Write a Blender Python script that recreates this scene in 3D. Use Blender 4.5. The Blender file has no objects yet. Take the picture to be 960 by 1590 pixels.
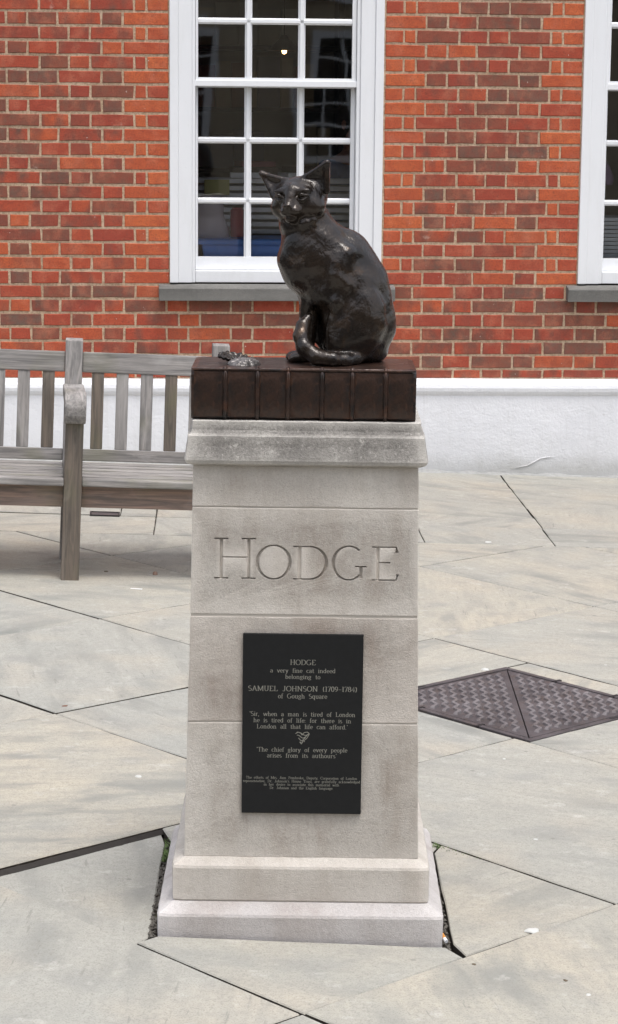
import bpy, bmesh, math, random
import numpy as np
from mathutils import Vector, Matrix
random.seed(7); rng = np.random.default_rng(5)
SC = bpy.context.scene
COL = SC.collection
R = math.radians
# ------------------------------------------------------------------ camera, sky, sun, exposure
F, TH, HC, ROLL = 3535.0, R(10.03), 1.92, R(0.5)
cd = bpy.data.cameras.new('camera'); cam = bpy.data.objects.new('camera', cd); COL.objects.link(cam)
cd.sensor_fit = 'VERTICAL'; cd.sensor_height = 24; cd.lens = 24*F/1590; cd.clip_start = .1; cd.clip_end = 2000
cam.matrix_world = Matrix.Translation((0, 0, HC)) @ Matrix.Rotation(R(90)-TH, 4, 'X') @ Matrix.Rotation(ROLL, 4, 'Z')
SC.camera = cam
SUN_EL, SUN_AZ = R(74), R(150)          # azimuth measured from +Y towards +X
w = bpy.data.worlds.new('World'); SC.world = w; w.use_nodes = True
wn = w.node_tree.nodes; wl = w.node_tree.links; wn.clear()
sky = wn.new('ShaderNodeTexSky'); sky.sky_type = 'NISHITA'; sky.sun_disc = False
sky.sun_elevation = SUN_EL; sky.sun_rotation = SUN_AZ; sky.dust_density = 4; sky.air_density = 1; sky.ozone_density = 1
hs = wn.new('ShaderNodeHueSaturation'); hs.inputs['Saturation'].default_value = .42
bg = wn.new('ShaderNodeBackground'); bg.inputs['Strength'].default_value = .15
wo = wn.new('ShaderNodeOutputWorld')
wl.new(sky.outputs[0], hs.inputs['Color']); wl.new(hs.outputs[0], bg.inputs[0]); wl.new(bg.outputs[0], wo.inputs[0])
sl = bpy.data.lights.new('sun', 'SUN'); sl.energy = .85; sl.angle = R(13); sl.color = (1, .98, .95)
so = bpy.data.objects.new('sun', sl); COL.objects.link(so)
sd = Vector((math.sin(SUN_AZ)*math.cos(SUN_EL), math.cos(SUN_AZ)*math.cos(SUN_EL), math.sin(SUN_EL)))
so.rotation_euler = sd.to_track_quat('Z', 'Y').to_euler(); so.location = sd*30
SC.view_settings.view_transform = 'Standard'; SC.view_settings.look = 'None'
SC.view_settings.exposure = .86; SC.view_settings.gamma = 1; SC.view_settings.use_curve_mapping = False

# ------------------------------------------------------------------ survey helpers: a pixel of the photo at a true depth
GS = math.tan(R(1.9))                  # the court falls gently to the right
def ray(x, y):
    u, v = x-480, y-795; c, s = math.cos(ROLL), math.sin(ROLL)
    u, v = c*u+s*v, -s*u+c*v
    return Vector((u, F*math.cos(TH)-v*math.sin(TH), -F*math.sin(TH)-v*math.cos(TH)))
def at(x, y, D):
    d = ray(x, y); t = D/d.y; return Vector((t*d.x, D, HC+t*d.z))
def onground(x, y):
    d = ray(x, y); t = -HC/(d.z+GS*d.x); return Vector((t*d.x, t*d.y, HC+t*d.z))
def project(p):
    q = cam.matrix_world.inverted() @ Vector(p)
    return 480+F*q.x/-q.z, 795-F*q.y/-q.z

# ------------------------------------------------------------------ materials
class M:
    def __init__(s, name, rough=.7, spec=.4, metal=0):
        s.m = bpy.data.materials.new(name); s.m.use_nodes = True; s.nt = s.m.node_tree
        s.b = s.nt.nodes['Principled BSDF']; s.b.inputs['Roughness'].default_value = rough
        s.b.inputs['Specular IOR Level'].default_value = spec; s.b.inputs['Metallic'].default_value = metal
        tc = s.nt.nodes.new('ShaderNodeTexCoord'); oi = s.nt.nodes.new('ShaderNodeObjectInfo')
        s.oi = oi
        mul = s.math('MULTIPLY', oi.outputs['Random'], 37.0)
        va = s.nt.nodes.new('ShaderNodeVectorMath'); va.operation = 'ADD'
        s.nt.links.new(tc.outputs['Object'], va.inputs[0])
        cb = s.nt.nodes.new('ShaderNodeCombineXYZ'); s.nt.links.new(mul, cb.inputs[0]); s.nt.links.new(mul, cb.inputs[1])
        s.nt.links.new(cb.outputs[0], va.inputs[1]); s.co = va.outputs[0]; s.raw = tc.outputs['Object']
        s.geo = s.nt.nodes.new('ShaderNodeNewGeometry')
    def put(s, sock, v):
        if hasattr(v, 'is_linked') or isinstance(v, bpy.types.NodeSocket): s.nt.links.new(v, sock)
        elif isinstance(v, (tuple, list)): sock.default_value = tuple(v)+((1,) if len(v) == 3 and len(sock.default_value) == 4 else ())
        else: sock.default_value = v
    def math(s, op, a, b=0.0, clamp=False):
        n = s.nt.nodes.new('ShaderNodeMath'); n.operation = op; n.use_clamp = clamp
        s.put(n.inputs[0], a); s.put(n.inputs[1], b); return n.outputs[0]
    def scale(s, v, vec=None):
        n = s.nt.nodes.new('ShaderNodeMapping'); n.inputs['Scale'].default_value = v; s.nt.links.new(vec or s.co, n.inputs[0]); return n.outputs[0]
    def rot(s, ang, vec=None):
        n = s.nt.nodes.new('ShaderNodeVectorRotate'); n.rotation_type = 'Z_AXIS'; s.nt.links.new(vec or s.co, n.inputs['Vector']); s.put(n.inputs['Angle'], ang); return n.outputs[0]
    def noise(s, sc, det=4, ro=.6, vec=None, dist=0):
        n = s.nt.nodes.new('ShaderNodeTexNoise'); n.inputs['Scale'].default_value = sc; n.inputs['Detail'].default_value = det
        n.inputs['Roughness'].default_value = ro; n.inputs['Distortion'].default_value = dist; s.nt.links.new(vec or s.co, n.inputs['Vector']); return n.outputs['Fac']
    def voro(s, sc, vec=None, feat='F1'):
        n = s.nt.nodes.new('ShaderNodeTexVoronoi'); n.feature = feat; n.inputs['Scale'].default_value = sc; s.nt.links.new(vec or s.co, n.inputs['Vector']); return n.outputs['Distance']
    def ramp(s, fac, stops, ease=False):
        n = s.nt.nodes.new('ShaderNodeValToRGB'); s.put(n.inputs[0], fac); e = n.color_ramp.elements
        if ease: n.color_ramp.interpolation = 'EASE'
        while len(e) < len(stops): e.new(.5)
        for k, (p, c) in enumerate(stops):
            e[k].position = p; e[k].color = (c, c, c, 1) if isinstance(c, (int, float)) else tuple(c)+(1,)
        return n.outputs[0]
    def mix(s, fac, a, b, mode='MIX'):
        n = s.nt.nodes.new('ShaderNodeMix'); n.data_type = 'RGBA'; n.blend_type = mode
        s.put(n.inputs[0], fac); s.put(n.inputs[6], a); s.put(n.inputs[7], b); return n.outputs[2]
    def bump(s, h, st=.3, dist=.01):
        n = s.nt.nodes.new('ShaderNodeBump'); n.inputs['Strength'].default_value = st; n.inputs['Distance'].default_value = dist
        s.nt.links.new(h, n.inputs['Height']); s.nt.links.new(n.outputs[0], s.b.inputs['Normal'])
    def color(s, c): s.put(s.b.inputs['Base Color'], c)
    def rough(s, c): s.put(s.b.inputs['Roughness'], c)
def simple(name, c, rough=.6, metal=0, var=.15, sc=8):
    m = M(name, rough, metal=metal)
    m.color(m.mix(m.noise(sc), tuple(v*(1-var) for v in c), tuple(min(1, v*(1+var)) for v in c))); return m.m

def stone_mat(name, a, b, stain, speck=.5, edge=.5):
    m = M(name, .85, .25)
    c = m.mix(m.ramp(m.noise(5, 6, .65), [(.3, 0), (.7, 1)]), a, b)
    c = m.mix(m.math('MULTIPLY', m.ramp(m.noise(6, 5, .65, m.scale((1.3, 1.3, .5))), [(.46, 0), (.7, 1)]), .7), c, stain)
    c = m.mix(m.math('MULTIPLY', m.ramp(m.noise(3, 5, .7, m.scale((9, 9, 1.1))), [(.5, 0), (.72, 1)]), .32), c, stain)      # run-off streaks
    c = m.mix(m.math('MULTIPLY', m.ramp(m.noise(3.2, 5, .6), [(.5, 0), (.68, 1)]), .5), c, tuple(min(.62, v*1.28) for v in b))
    c = m.mix(m.math('MULTIPLY', m.ramp(m.noise(160, 3, .7), [(.35, 1), (.55, 0)]), speck*.55), c, tuple(v*.45 for v in a))
    c = m.mix(m.math('MULTIPLY', m.ramp(m.noise(70, 4, .7), [(.58, 0), (.72, 1)]), speck*.6), c, tuple(min(.8, v*1.5) for v in b))
    c = m.mix(m.math('MULTIPLY', m.ramp(m.noise(420, 1, .5), [(.25, 1), (.42, 0)]), .5), c, tuple(v*.5 for v in a))
    c = m.mix(m.math('MULTIPLY', m.ramp(m.geo.outputs['Pointiness'], [(.5, 0), (.6, 1)]), edge), c, tuple(min(.85, v*1.6) for v in b))
    m.color(c); m.bump(m.math('ADD', m.noise(300, 3, .7), m.math('MULTIPLY', m.noise(45, 4), 1.2)), .5, .004); return m.m
STONE = stone_mat('limestone', (.38, .35, .315), (.49, .46, .42), (.26, .215, .175), .3)
STONE_WARM = stone_mat('limestone_stained', (.35, .315, .28), (.47, .435, .395), (.235, .185, .15), .3)
STONE_CAP = stone_mat('limestone_weathered', (.27, .255, .235), (.42, .40, .37), (.15, .14, .13), 1.0, .8)
STONE_PALE = stone_mat('limestone_pale', (.37, .345, .335), (.47, .45, .44), (.27, .225, .20), .4)
SILL = stone_mat('sill_stone', (.10, .097, .09), (.165, .16, .15), (.08, .08, .075), .8)
MORTAR_PED = simple('pedestal_mortar', (.40, .37, .33), .9)

def slab_mat(name):
    m = M(name, .8, .3)
    ang = m.math('MULTIPLY', m.oi.outputs['Random'], 9.0)
    rv = m.rot(ang)
    tone = m.oi.outputs['Color']
    sep = m.nt.nodes.new('ShaderNodeSeparateColor'); m.nt.links.new(tone, sep.inputs[0])
    c = m.mix(sep.outputs[0], (.365, .36, .325), (.45, .41, .33))
    c = m.mix(m.math('MULTIPLY', m.ramp(m.noise(1.7, 4, .6), [(.38, 0), (.62, 1)]), .65), c, (.33, .332, .305))
    c = m.mix(m.math('MULTIPLY', m.ramp(m.noise(2.2, 3, .5), [(.48, 0), (.7, 1)]), .6), c, (.46, .40, .315))
    c = m.mix(m.math('MULTIPLY', m.ramp(m.noise(6, 3, .5), [(.5, 0), (.75, 1)], True), .5), c, (.24, .245, .235))
    # bedding ripples that cross the flag in soft dark bands
    band = m.ramp(m.noise(2.6, 3, .5, m.scale((1, 3.2, 1), rv), .25), [(.46, 0), (.72, 1)], True)
    band = m.math('MULTIPLY', band, m.ramp(m.noise(1.3, 2), [(.34, 0), (.54, 1)]))
    c = m.mix(m.math('MULTIPLY', band, m.math('ADD', m.math('MULTIPLY', sep.outputs[1], .5), .5)), c, (.21, .215, .20))
    fine = m.ramp(m.noise(5, 5, .7, m.scale((.9, 7, 1), rv)), [(.35, 0), (.7, 1)])
    c = m.mix(m.math('MULTIPLY', fine, .42), c, (.27, .265, .24))
    c = m.mix(m.math('MULTIPLY', m.ramp(m.noise(60, 5, .75), [(.4, 1), (.56, 0)]), .28), c, (.22, .215, .195))
    c = m.mix(m.math('MULTIPLY', m.ramp(m.noise(14, 4, .6), [(.60, 0), (.76, 1)]), .5), c, (.52, .50, .46))
    c = m.mix(m.ramp(m.voro(7), [(.035, .55), (.06, 0)]), c, (.17, .165, .15))      # old gum and drips
    c = m.mix(m.ramp(m.voro(2.6), [(.012, .7), (.018, 0)]), c, (.58, .57, .54))
    c = m.mix(m.math('MULTIPLY', m.ramp(m.noise(240, 2, .6), [(.3, 1), (.48, 0)]), .55), c, (.19, .18, .155))
    c = m.mix(m.math('MULTIPLY', m.ramp(m.noise(9, 4, .7, m.scale((.7, 6, 1), rv)), [(.63, 0), (.69, 1)]), .6), c, (.20, .195, .175))
    m.color(c); m.bump(m.math('ADD', m.noise(180, 4, .7), m.math('MULTIPLY', m.noise(18, 4, .6, m.scale((1, 3, 1), rv)), 2.0)), .3, .004); return m.m
SLAB = slab_mat('york_stone')
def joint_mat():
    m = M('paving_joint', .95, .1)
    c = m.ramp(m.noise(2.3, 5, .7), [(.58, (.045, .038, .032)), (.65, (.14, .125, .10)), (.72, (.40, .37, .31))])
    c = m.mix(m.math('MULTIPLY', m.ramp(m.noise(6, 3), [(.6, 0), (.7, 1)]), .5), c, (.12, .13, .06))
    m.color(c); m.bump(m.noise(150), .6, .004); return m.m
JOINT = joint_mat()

def brick_mat(name, attr):
    m = M(name, .85, .2)
    if attr:
        a = m.nt.nodes.new('ShaderNodeAttribute'); a.attribute_name = 'tone'; col = a.outputs['Color']
        vec = m.scale((1, 1, 1), m.raw)
    else:
        col = m.oi.outputs['Color']; vec = m.co
    sep = m.nt.nodes.new('ShaderNodeSeparateColor'); m.nt.links.new(col, sep.inputs[0])
    c = m.ramp(sep.outputs[0], [(0, (.60, .155, .058)), (.2, (.52, .12, .05)), (.42, (.42, .085, .046)), (.62, (.33, .068, .045)), (.8, (.235, .095, .062)), (1, (.15, .108, .085))])
    # flashing: part of the face fired darker
    fl = m.ramp(m.noise(7, 3, .55, m.scale((1.2, 1, .7), vec)), [(.45, 0), (.62, 1)])
    c = m.mix(m.math('MULTIPLY', fl, m.math('MULTIPLY', sep.outputs[1], 1.0)), c, (.125, .085, .066))
    c = m.mix(m.math('MULTIPLY', m.ramp(m.noise(24, 5, .7, vec), [(.35, 0), (.7, 1)]), .55), c, (.30, .055, .035))
    c = m.mix(m.math('MULTIPLY', m.ramp(m.noise(11, 4, .6, vec), [(.5, 0), (.72, 1)]), .45), c, (.56, .20, .12))
    c = m.mix(m.math('MULTIPLY', m.ramp(m.noise(90, 3, .6, vec), [(.62, 0), (.72, 1)]), .5), c, (.1, .05, .04))
    c = m.mix(m.math('MULTIPLY', m.ramp(m.noise(150, 3, .7, vec), [(.36, 1), (.5, 0)]), .5), c, (.15, .05, .035))
    c = m.mix(m.math('MULTIPLY', m.ramp(m.noise(5, 5, .75, vec), [(.66, 0), (.74, 1)]), .5), c, (.58, .42, .34))
    c = m.mix(m.math('MULTIPLY', m.ramp(m.noise(55, 2, .6, vec), [(.75, 0), (.78, 1)]), .8), c, (.7, .66, .6))
    m.color(c); m.bump(m.math('ADD', m.noise(170, 3, .7, vec), m.noise(40, 4, .6, vec)), .5, .004); return m.m
BRICK = brick_mat('brick', False); BRICK_S = brick_mat('brick_joined', True)
def mortar():
    m = M('mortar', .95, .1)
    c = m.mix(m.ramp(m.noise(6, 5, .7, m.raw), [(.3, 0), (.7, 1)]), (.49, .345, .23), (.62, .475, .345))
    c = m.mix(m.math('MULTIPLY', m.ramp(m.noise(80, 3, .7, m.raw), [(.4, 1), (.55, 0)]), .5), c, (.22, .14, .09))
    m.color(c); m.bump(m.noise(120, 4, .7, m.raw), .7, .005); return m.m
MORTAR = mortar()
def paint(name, c, dirt, amt, st=.15):
    m = M(name, .45, .45)
    k = m.mix(m.math('MULTIPLY', m.ramp(m.noise(3, 6, .7, m.scale((2.5, 2.5, .5))), [(.5, 0), (.8, 1)]), amt), c, dirt)
    k = m.mix(m.math('MULTIPLY', m.ramp(m.noise(70, 3, .7), [(.66, 0), (.74, 1)]), amt), k, dirt)
    m.color(k); m.bump(m.math('ADD', m.noise(60, 3), m.math('MULTIPLY', m.noise(9, 5, .6), 2)), st, .004); return m.m
WHITE = paint('white_gloss_paint', (.78, .79, .81), (.6, .6, .58), .35, .08)
def band_mat():
    m = M('white_masonry_paint', .6, .35)
    z = m.nt.nodes.new('ShaderNodeSeparateXYZ'); m.nt.links.new(m.raw, z.inputs[0])
    k = m.mix(m.math('MULTIPLY', m.ramp(m.noise(4, 6, .7, m.scale((6, 1, .4), m.raw)), [(.52, 0), (.8, 1)]), .5), (.76, .765, .79), (.58, .58, .57))
    low = m.ramp(m.math('ADD', z.outputs[2], m.math('MULTIPLY', m.noise(7, 5, .7, m.raw), .12)), [(.05, 1), (.14, .25), (.3, 0)])
    k = m.mix(m.math('MULTIPLY', low, .75), k, (.36, .355, .33))
    k = m.mix(m.ramp(m.voro(6, m.raw), [(.03, .5), (.05, 0)]), k, (.5, .49, .47))
    k = m.mix(m.math('MULTIPLY', m.ramp(m.noise(2.1, 3, .6, m.raw), [(.45, 0), (.7, 1)]), .35), k, (.64, .65, .68))
    m.color(k); m.bump(m.math('ADD', m.noise(70, 4, .7, m.raw), m.math('MULTIPLY', m.noise(11, 5, .7, m.raw), 3)), .35, .006); return m.m
BAND = band_mat()
def wood_mat(name, grey, brown, f):
    m = M(name, .75, .3)
    ax = m.nt.nodes.new('ShaderNodeAttribute'); ax.attribute_name = 'grain'     # long axis of the timber, stored per piece
    g = m.scale((1, 1, 1), ax.outputs['Vector'])
    c = m.mix(f, grey, brown)
    c = m.mix(m.math('MULTIPLY', m.ramp(m.noise(2, 5, .65, m.scale((1.6, 26, 26), g), .8), [(.36, 0), (.62, 1)]), .9), c, tuple(v*.42 for v in grey))
    c = m.mix(m.math('MULTIPLY', m.ramp(m.noise(1, 4, .6, m.scale((3, 9, 9), g), .8), [(.5, 0), (.75, 1)]), .5), c, tuple(min(.6, v*1.35) for v in grey))
    c = m.mix(m.math('MULTIPLY', m.ramp(m.noise(1.2, 3, .6, m.scale((3, 3, 3), g)), [(.52, 0), (.75, 1)]), .5), c, (.15, .15, .075))
    m.color(c); m.bump(m.noise(2, 5, .7, m.scale((2, 60, 60), g), .5), .5, .004); return m.m
WOOD = wood_mat('weathered_teak', (.34, .325, .315), (.28, .24, .205), .3)
WOOD_RED = wood_mat('weathered_teak_pinkish', (.30, .25, .225), (.33, .20, .14), .6)
WOOD_DK = wood_mat('weathered_teak_dark', (.20, .175, .15), (.17, .125, .09), .5)
def bronze(name, a, b, rough, fur):
    m = M(name, rough, .5, .35)
    n1 = m.noise(13, 5, .65, m.raw); n2 = m.noise(90, 4, .7, m.raw)
    c = m.mix(m.ramp(n1, [(.42, 0), (.6, 1)]), a, b)
    c = m.mix(m.math('MULTIPLY', m.ramp(n2, [(.5, 0), (.75, 1)]), .5), c, (.02, .015, .013))
    wear = m.ramp(m.noise(16, 4, .65, m.raw, .5), [(.56, 0), (.68, 1)])          # patina rubbed thin by hands
    c = m.mix(m.math('MULTIPLY', wear, .5), c, tuple(v*4 for v in a))
    m.color(c); m.rough(m.math('ADD', m.math('MULTIPLY', m.noise(30, 4, .7, m.raw), .2), rough-.12)); m.put(m.b.inputs['Metallic'], m.math('ADD', m.math('MULTIPLY', wear, .5), .35))
    m.b.inputs['Coat Weight'].default_value = .12; m.b.inputs['Coat Roughness'].default_value = .08
    h = m.math('ADD', m.math('MULTIPLY', m.noise(20, 3, .55, m.raw, .4), 1.2), m.math('MULTIPLY', m.noise(60, 3, .65, m.scale((1.3, 1.3, .6), m.raw)), .45))
    h = m.math('ADD', h, m.math('MULTIPLY', m.noise(190, 2, .6, m.scale((1.4, 1.4, .5), m.raw)), .14))
    m.bump(h, fur, .009); return m.m
BRONZE = bronze('brown_bronze', (.027, .0185, .0132), (.013, .0098, .0085), .27, .5)
BRONZE_BOOK = bronze('bronze_leather', (.052, .028, .020), (.018, .0135, .0125), .33, .4)
BRONZE_SHELL = bronze('polished_bronze_shell', (.17, .155, .15), (.05, .045, .042), .28, .5)
def iron(name, a, b, c):
    m = M(name, .6, .4, .35); k = m.mix(m.ramp(m.noise(5, 5, .7, m.raw), [(.35, 0), (.65, 1)]), a, b)
    k = m.mix(m.ramp(m.noise(14, 5, .75, m.raw), [(.5, 0), (.72, .8)]), k, c); k = m.mix(m.ramp(m.noise(70, 3, .7, m.raw), [(.6, 0), (.75, .6)]), k, (.25, .23, .22))
    m.color(k); m.bump(m.noise(150, 3, .7, m.raw), .5, .003); return m.m
IRON_TOP = iron('worn_iron', (.12, .106, .110), (.225, .205, .21), (.11, .082, .07))
IRON = iron('cast_iron', (.062, .053, .056), (.125, .109, .113), (.10, .072, .06))
IRON_DK = simple('iron_dark', (.03, .026, .027), .6, .3, .3, 20)
PLAQUE = simple('slate_plaque', (.012, .0125, .013), .6, 0, .25, 60)
PLAQUE.node_tree.nodes['Principled BSDF'].inputs['Specular IOR Level'].default_value = .18
LETTER = simple('engraved_grey_letters', (.225, .22, .19), .7, 0, .1)
def glass():
    m = bpy.data.materials.new('window_glass'); m.use_nodes = True; nt = m.node_tree; n = nt.nodes; n.clear()
    o = n.new('ShaderNodeOutputMaterial'); mx = n.new('ShaderNodeMixShader'); tr = n.new('ShaderNodeBsdfTransparent'); gl = n.new('ShaderNodeBsdfGlossy')
    gl.inputs['Roughness'].default_value = .015; tr.inputs[0].default_value = (.97, .98, .97, 1)
    fr = n.new('ShaderNodeFresnel'); fr.inputs[0].default_value = 1.75
    tc = n.new('ShaderNodeTexCoord'); ns = n.new('ShaderNodeTexNoise'); ns.inputs['Scale'].default_value = 3.2; ns.inputs['Detail'].default_value = 1
    bp = n.new('ShaderNodeBump'); bp.inputs['Strength'].default_value = .05; bp.inputs['Distance'].default_value = .01
    nt.links.new(tc.outputs['Object'], ns.inputs['Vector']); nt.links.new(ns.outputs['Fac'], bp.inputs['Height']); nt.links.new(bp.outputs[0], gl.inputs['Normal'])
    nt.links.new(fr.outputs[0], mx.inputs[0]); nt.links.new(tr.outputs[0], mx.inputs[1]); nt.links.new(gl.outputs[0], mx.inputs[2]); nt.links.new(mx.outputs[0], o.inputs[0]); return m
GLASS = glass()

# ------------------------------------------------------------------ objects
def link(name, me, mat=None, parent=None, loc=(0, 0, 0), rot=(0, 0, 0)):
    o = bpy.data.objects.new(name, me); COL.objects.link(o); o.location = loc; o.rotation_euler = rot
    if mat and not me.materials: me.materials.append(mat)
    if parent: o.parent = parent
    return o
def tag(o, label, cat, group=None):
    o['label'] = label; o['category'] = cat
    if group: o['group'] = group
    return o
def empty(name, loc=(0, 0, 0), rot=(0, 0, 0)):
    o = bpy.data.objects.new(name, None); COL.objects.link(o); o.location = loc; o.rotation_euler = rot; o.empty_display_size = .1; return o
class B:
    """collects shapes into one mesh"""
    def __init__(s): s.v = []; s.f = []; s.sm = False
    def poly(s, vs, fs): k = len(s.v); s.v += [tuple(p) for p in vs]; s.f += [tuple(i+k for i in f) for f in fs]; return s
    def box(s, a, b):
        (x0, y0, z0), (x1, y1, z1) = a, b
        return s.poly([(x0, y0, z0), (x1, y0, z0), (x1, y1, z0), (x0, y1, z0), (x0, y0, z1), (x1, y0, z1), (x1, y1, z1), (x0, y1, z1)],
                      [(3, 2, 1, 0), (4, 5, 6, 7), (0, 1, 5, 4), (1, 2, 6, 5), (2, 3, 7, 6), (3, 0, 4, 7)])
    def frus(s, c, h0, h1, z0, z1):     # square frustum about the vertical axis, half sizes (x,y)
        cx, cy = c; v = []
        for (hx, hy), z in ((h0, z0), (h1, z1)): v += [(cx-hx, cy-hy, z), (cx+hx, cy-hy, z), (cx+hx, cy+hy, z), (cx-hx, cy+hy, z)]
        return s.poly(v, [(3, 2, 1, 0), (4, 5, 6, 7), (0, 1, 5, 4), (1, 2, 6, 5), (2, 3, 7, 6), (3, 0, 4, 7)])
    def prism(s, pts, d0, d1):          # closed outline extruded between two vectors
        n = len(pts); d0 = Vector(d0); d1 = Vector(d1)
        v = [Vector(p)+d0 for p in pts]+[Vector(p)+d1 for p in pts]
        return s.poly(v, [tuple(range(n))[::-1], tuple(range(n, 2*n))]+[(i, (i+1) % n, n+(i+1) % n, n+i) for i in range(n)])
    def tube(s, pts, rad, seg=12, caps=True):
        P = [Vector(p) for p in pts]; k = len(s.v); prev = None
        for i, p in enumerate(P):
            t = (P[min(i+1, len(P)-1)]-P[max(i-1, 0)]).normalized()
            a = t.orthogonal().normalized() if prev is None else (prev-t*prev.dot(t)).normalized(); prev = a; b = t.cross(a)
            r = rad[i] if isinstance(rad, (list, tuple)) else rad
            s.v += [tuple(p+(a*math.cos(2*math.pi*j/seg)+b*math.sin(2*math.pi*j/seg))*r) for j in range(seg)]
        for i in range(len(P)-1):
            for j in range(seg): s.f.append((k+i*seg+j, k+i*seg+(j+1) % seg, k+(i+1)*seg+(j+1) % seg, k+(i+1)*seg+j))
        if caps: s.f.append(tuple(range(k, k+seg))[::-1]); s.f.append(tuple(range(k+(len(P)-1)*seg, k+len(P)*seg)))
        return s
    def lathe(s, prof, c=(0, 0, 0), seg=20):
        k = len(s.v)
        for r, z in prof: s.v += [(c[0]+r*math.cos(2*math.pi*j/seg), c[1]+r*math.sin(2*math.pi*j/seg), c[2]+z) for j in range(seg)]
        for i in range(len(prof)-1):
            for j in range(seg): s.f.append((k+i*seg+j, k+i*seg+(j+1) % seg, k+(i+1)*seg+(j+1) % seg, k+(i+1)*seg+j))
        s.f.append(tuple(range(k, k+seg))[::-1]); s.f.append(tuple(range(k+(len(prof)-1)*seg, k+len(prof)*seg))); return s
    def mesh(s, name, bevel=0, seg=2, smooth=False, recalc=True, jit=0, grain=None):
        me = bpy.data.meshes.new(name); me.from_pydata(s.v, [], s.f)
        if bevel or recalc or jit:
            bm = bmesh.new(); bm.from_mesh(me)
            if recalc: bmesh.ops.recalc_face_normals(bm, faces=bm.faces)
            if bevel: bmesh.ops.bevel(bm, geom=[e for e in bm.edges if len(e.link_faces) == 2 and e.calc_face_angle(0) > .35], offset=bevel, segments=seg, affect='EDGES', profile=.6, clamp_overlap=True)
            if jit:
                for v in bm.verts: v.co += Vector((random.uniform(-jit, jit), random.uniform(-jit, jit), random.uniform(-jit, jit)))
            bm.to_mesh(me); bm.free()
        if smooth: me.shade_smooth()
        if grain is not None:           # permuted coordinates so that x runs along the timber
            off = random.uniform(0, 20); at_ = me.attributes.new('grain', 'FLOAT_VECTOR', 'POINT')
            for i, v in enumerate(me.vertices):
                c = v.co; q = {'x': (c.x, c.y, c.z), 'y': (c.y, c.x, c.z), 'z': (c.z, c.x, c.y)}[grain]; at_.data[i].vector = (q[0]+off, q[1]+off, q[2])
        return me
    def obj(s, name, mat, parent=None, loc=(0, 0, 0), rot=(0, 0, 0), **k): return link(name, s.mesh(name, **k), mat, parent, loc, rot)
def stuff(o): o['kind'] = 'stuff'; return o
def structure(o): o['kind'] = 'structure'; return o

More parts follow.
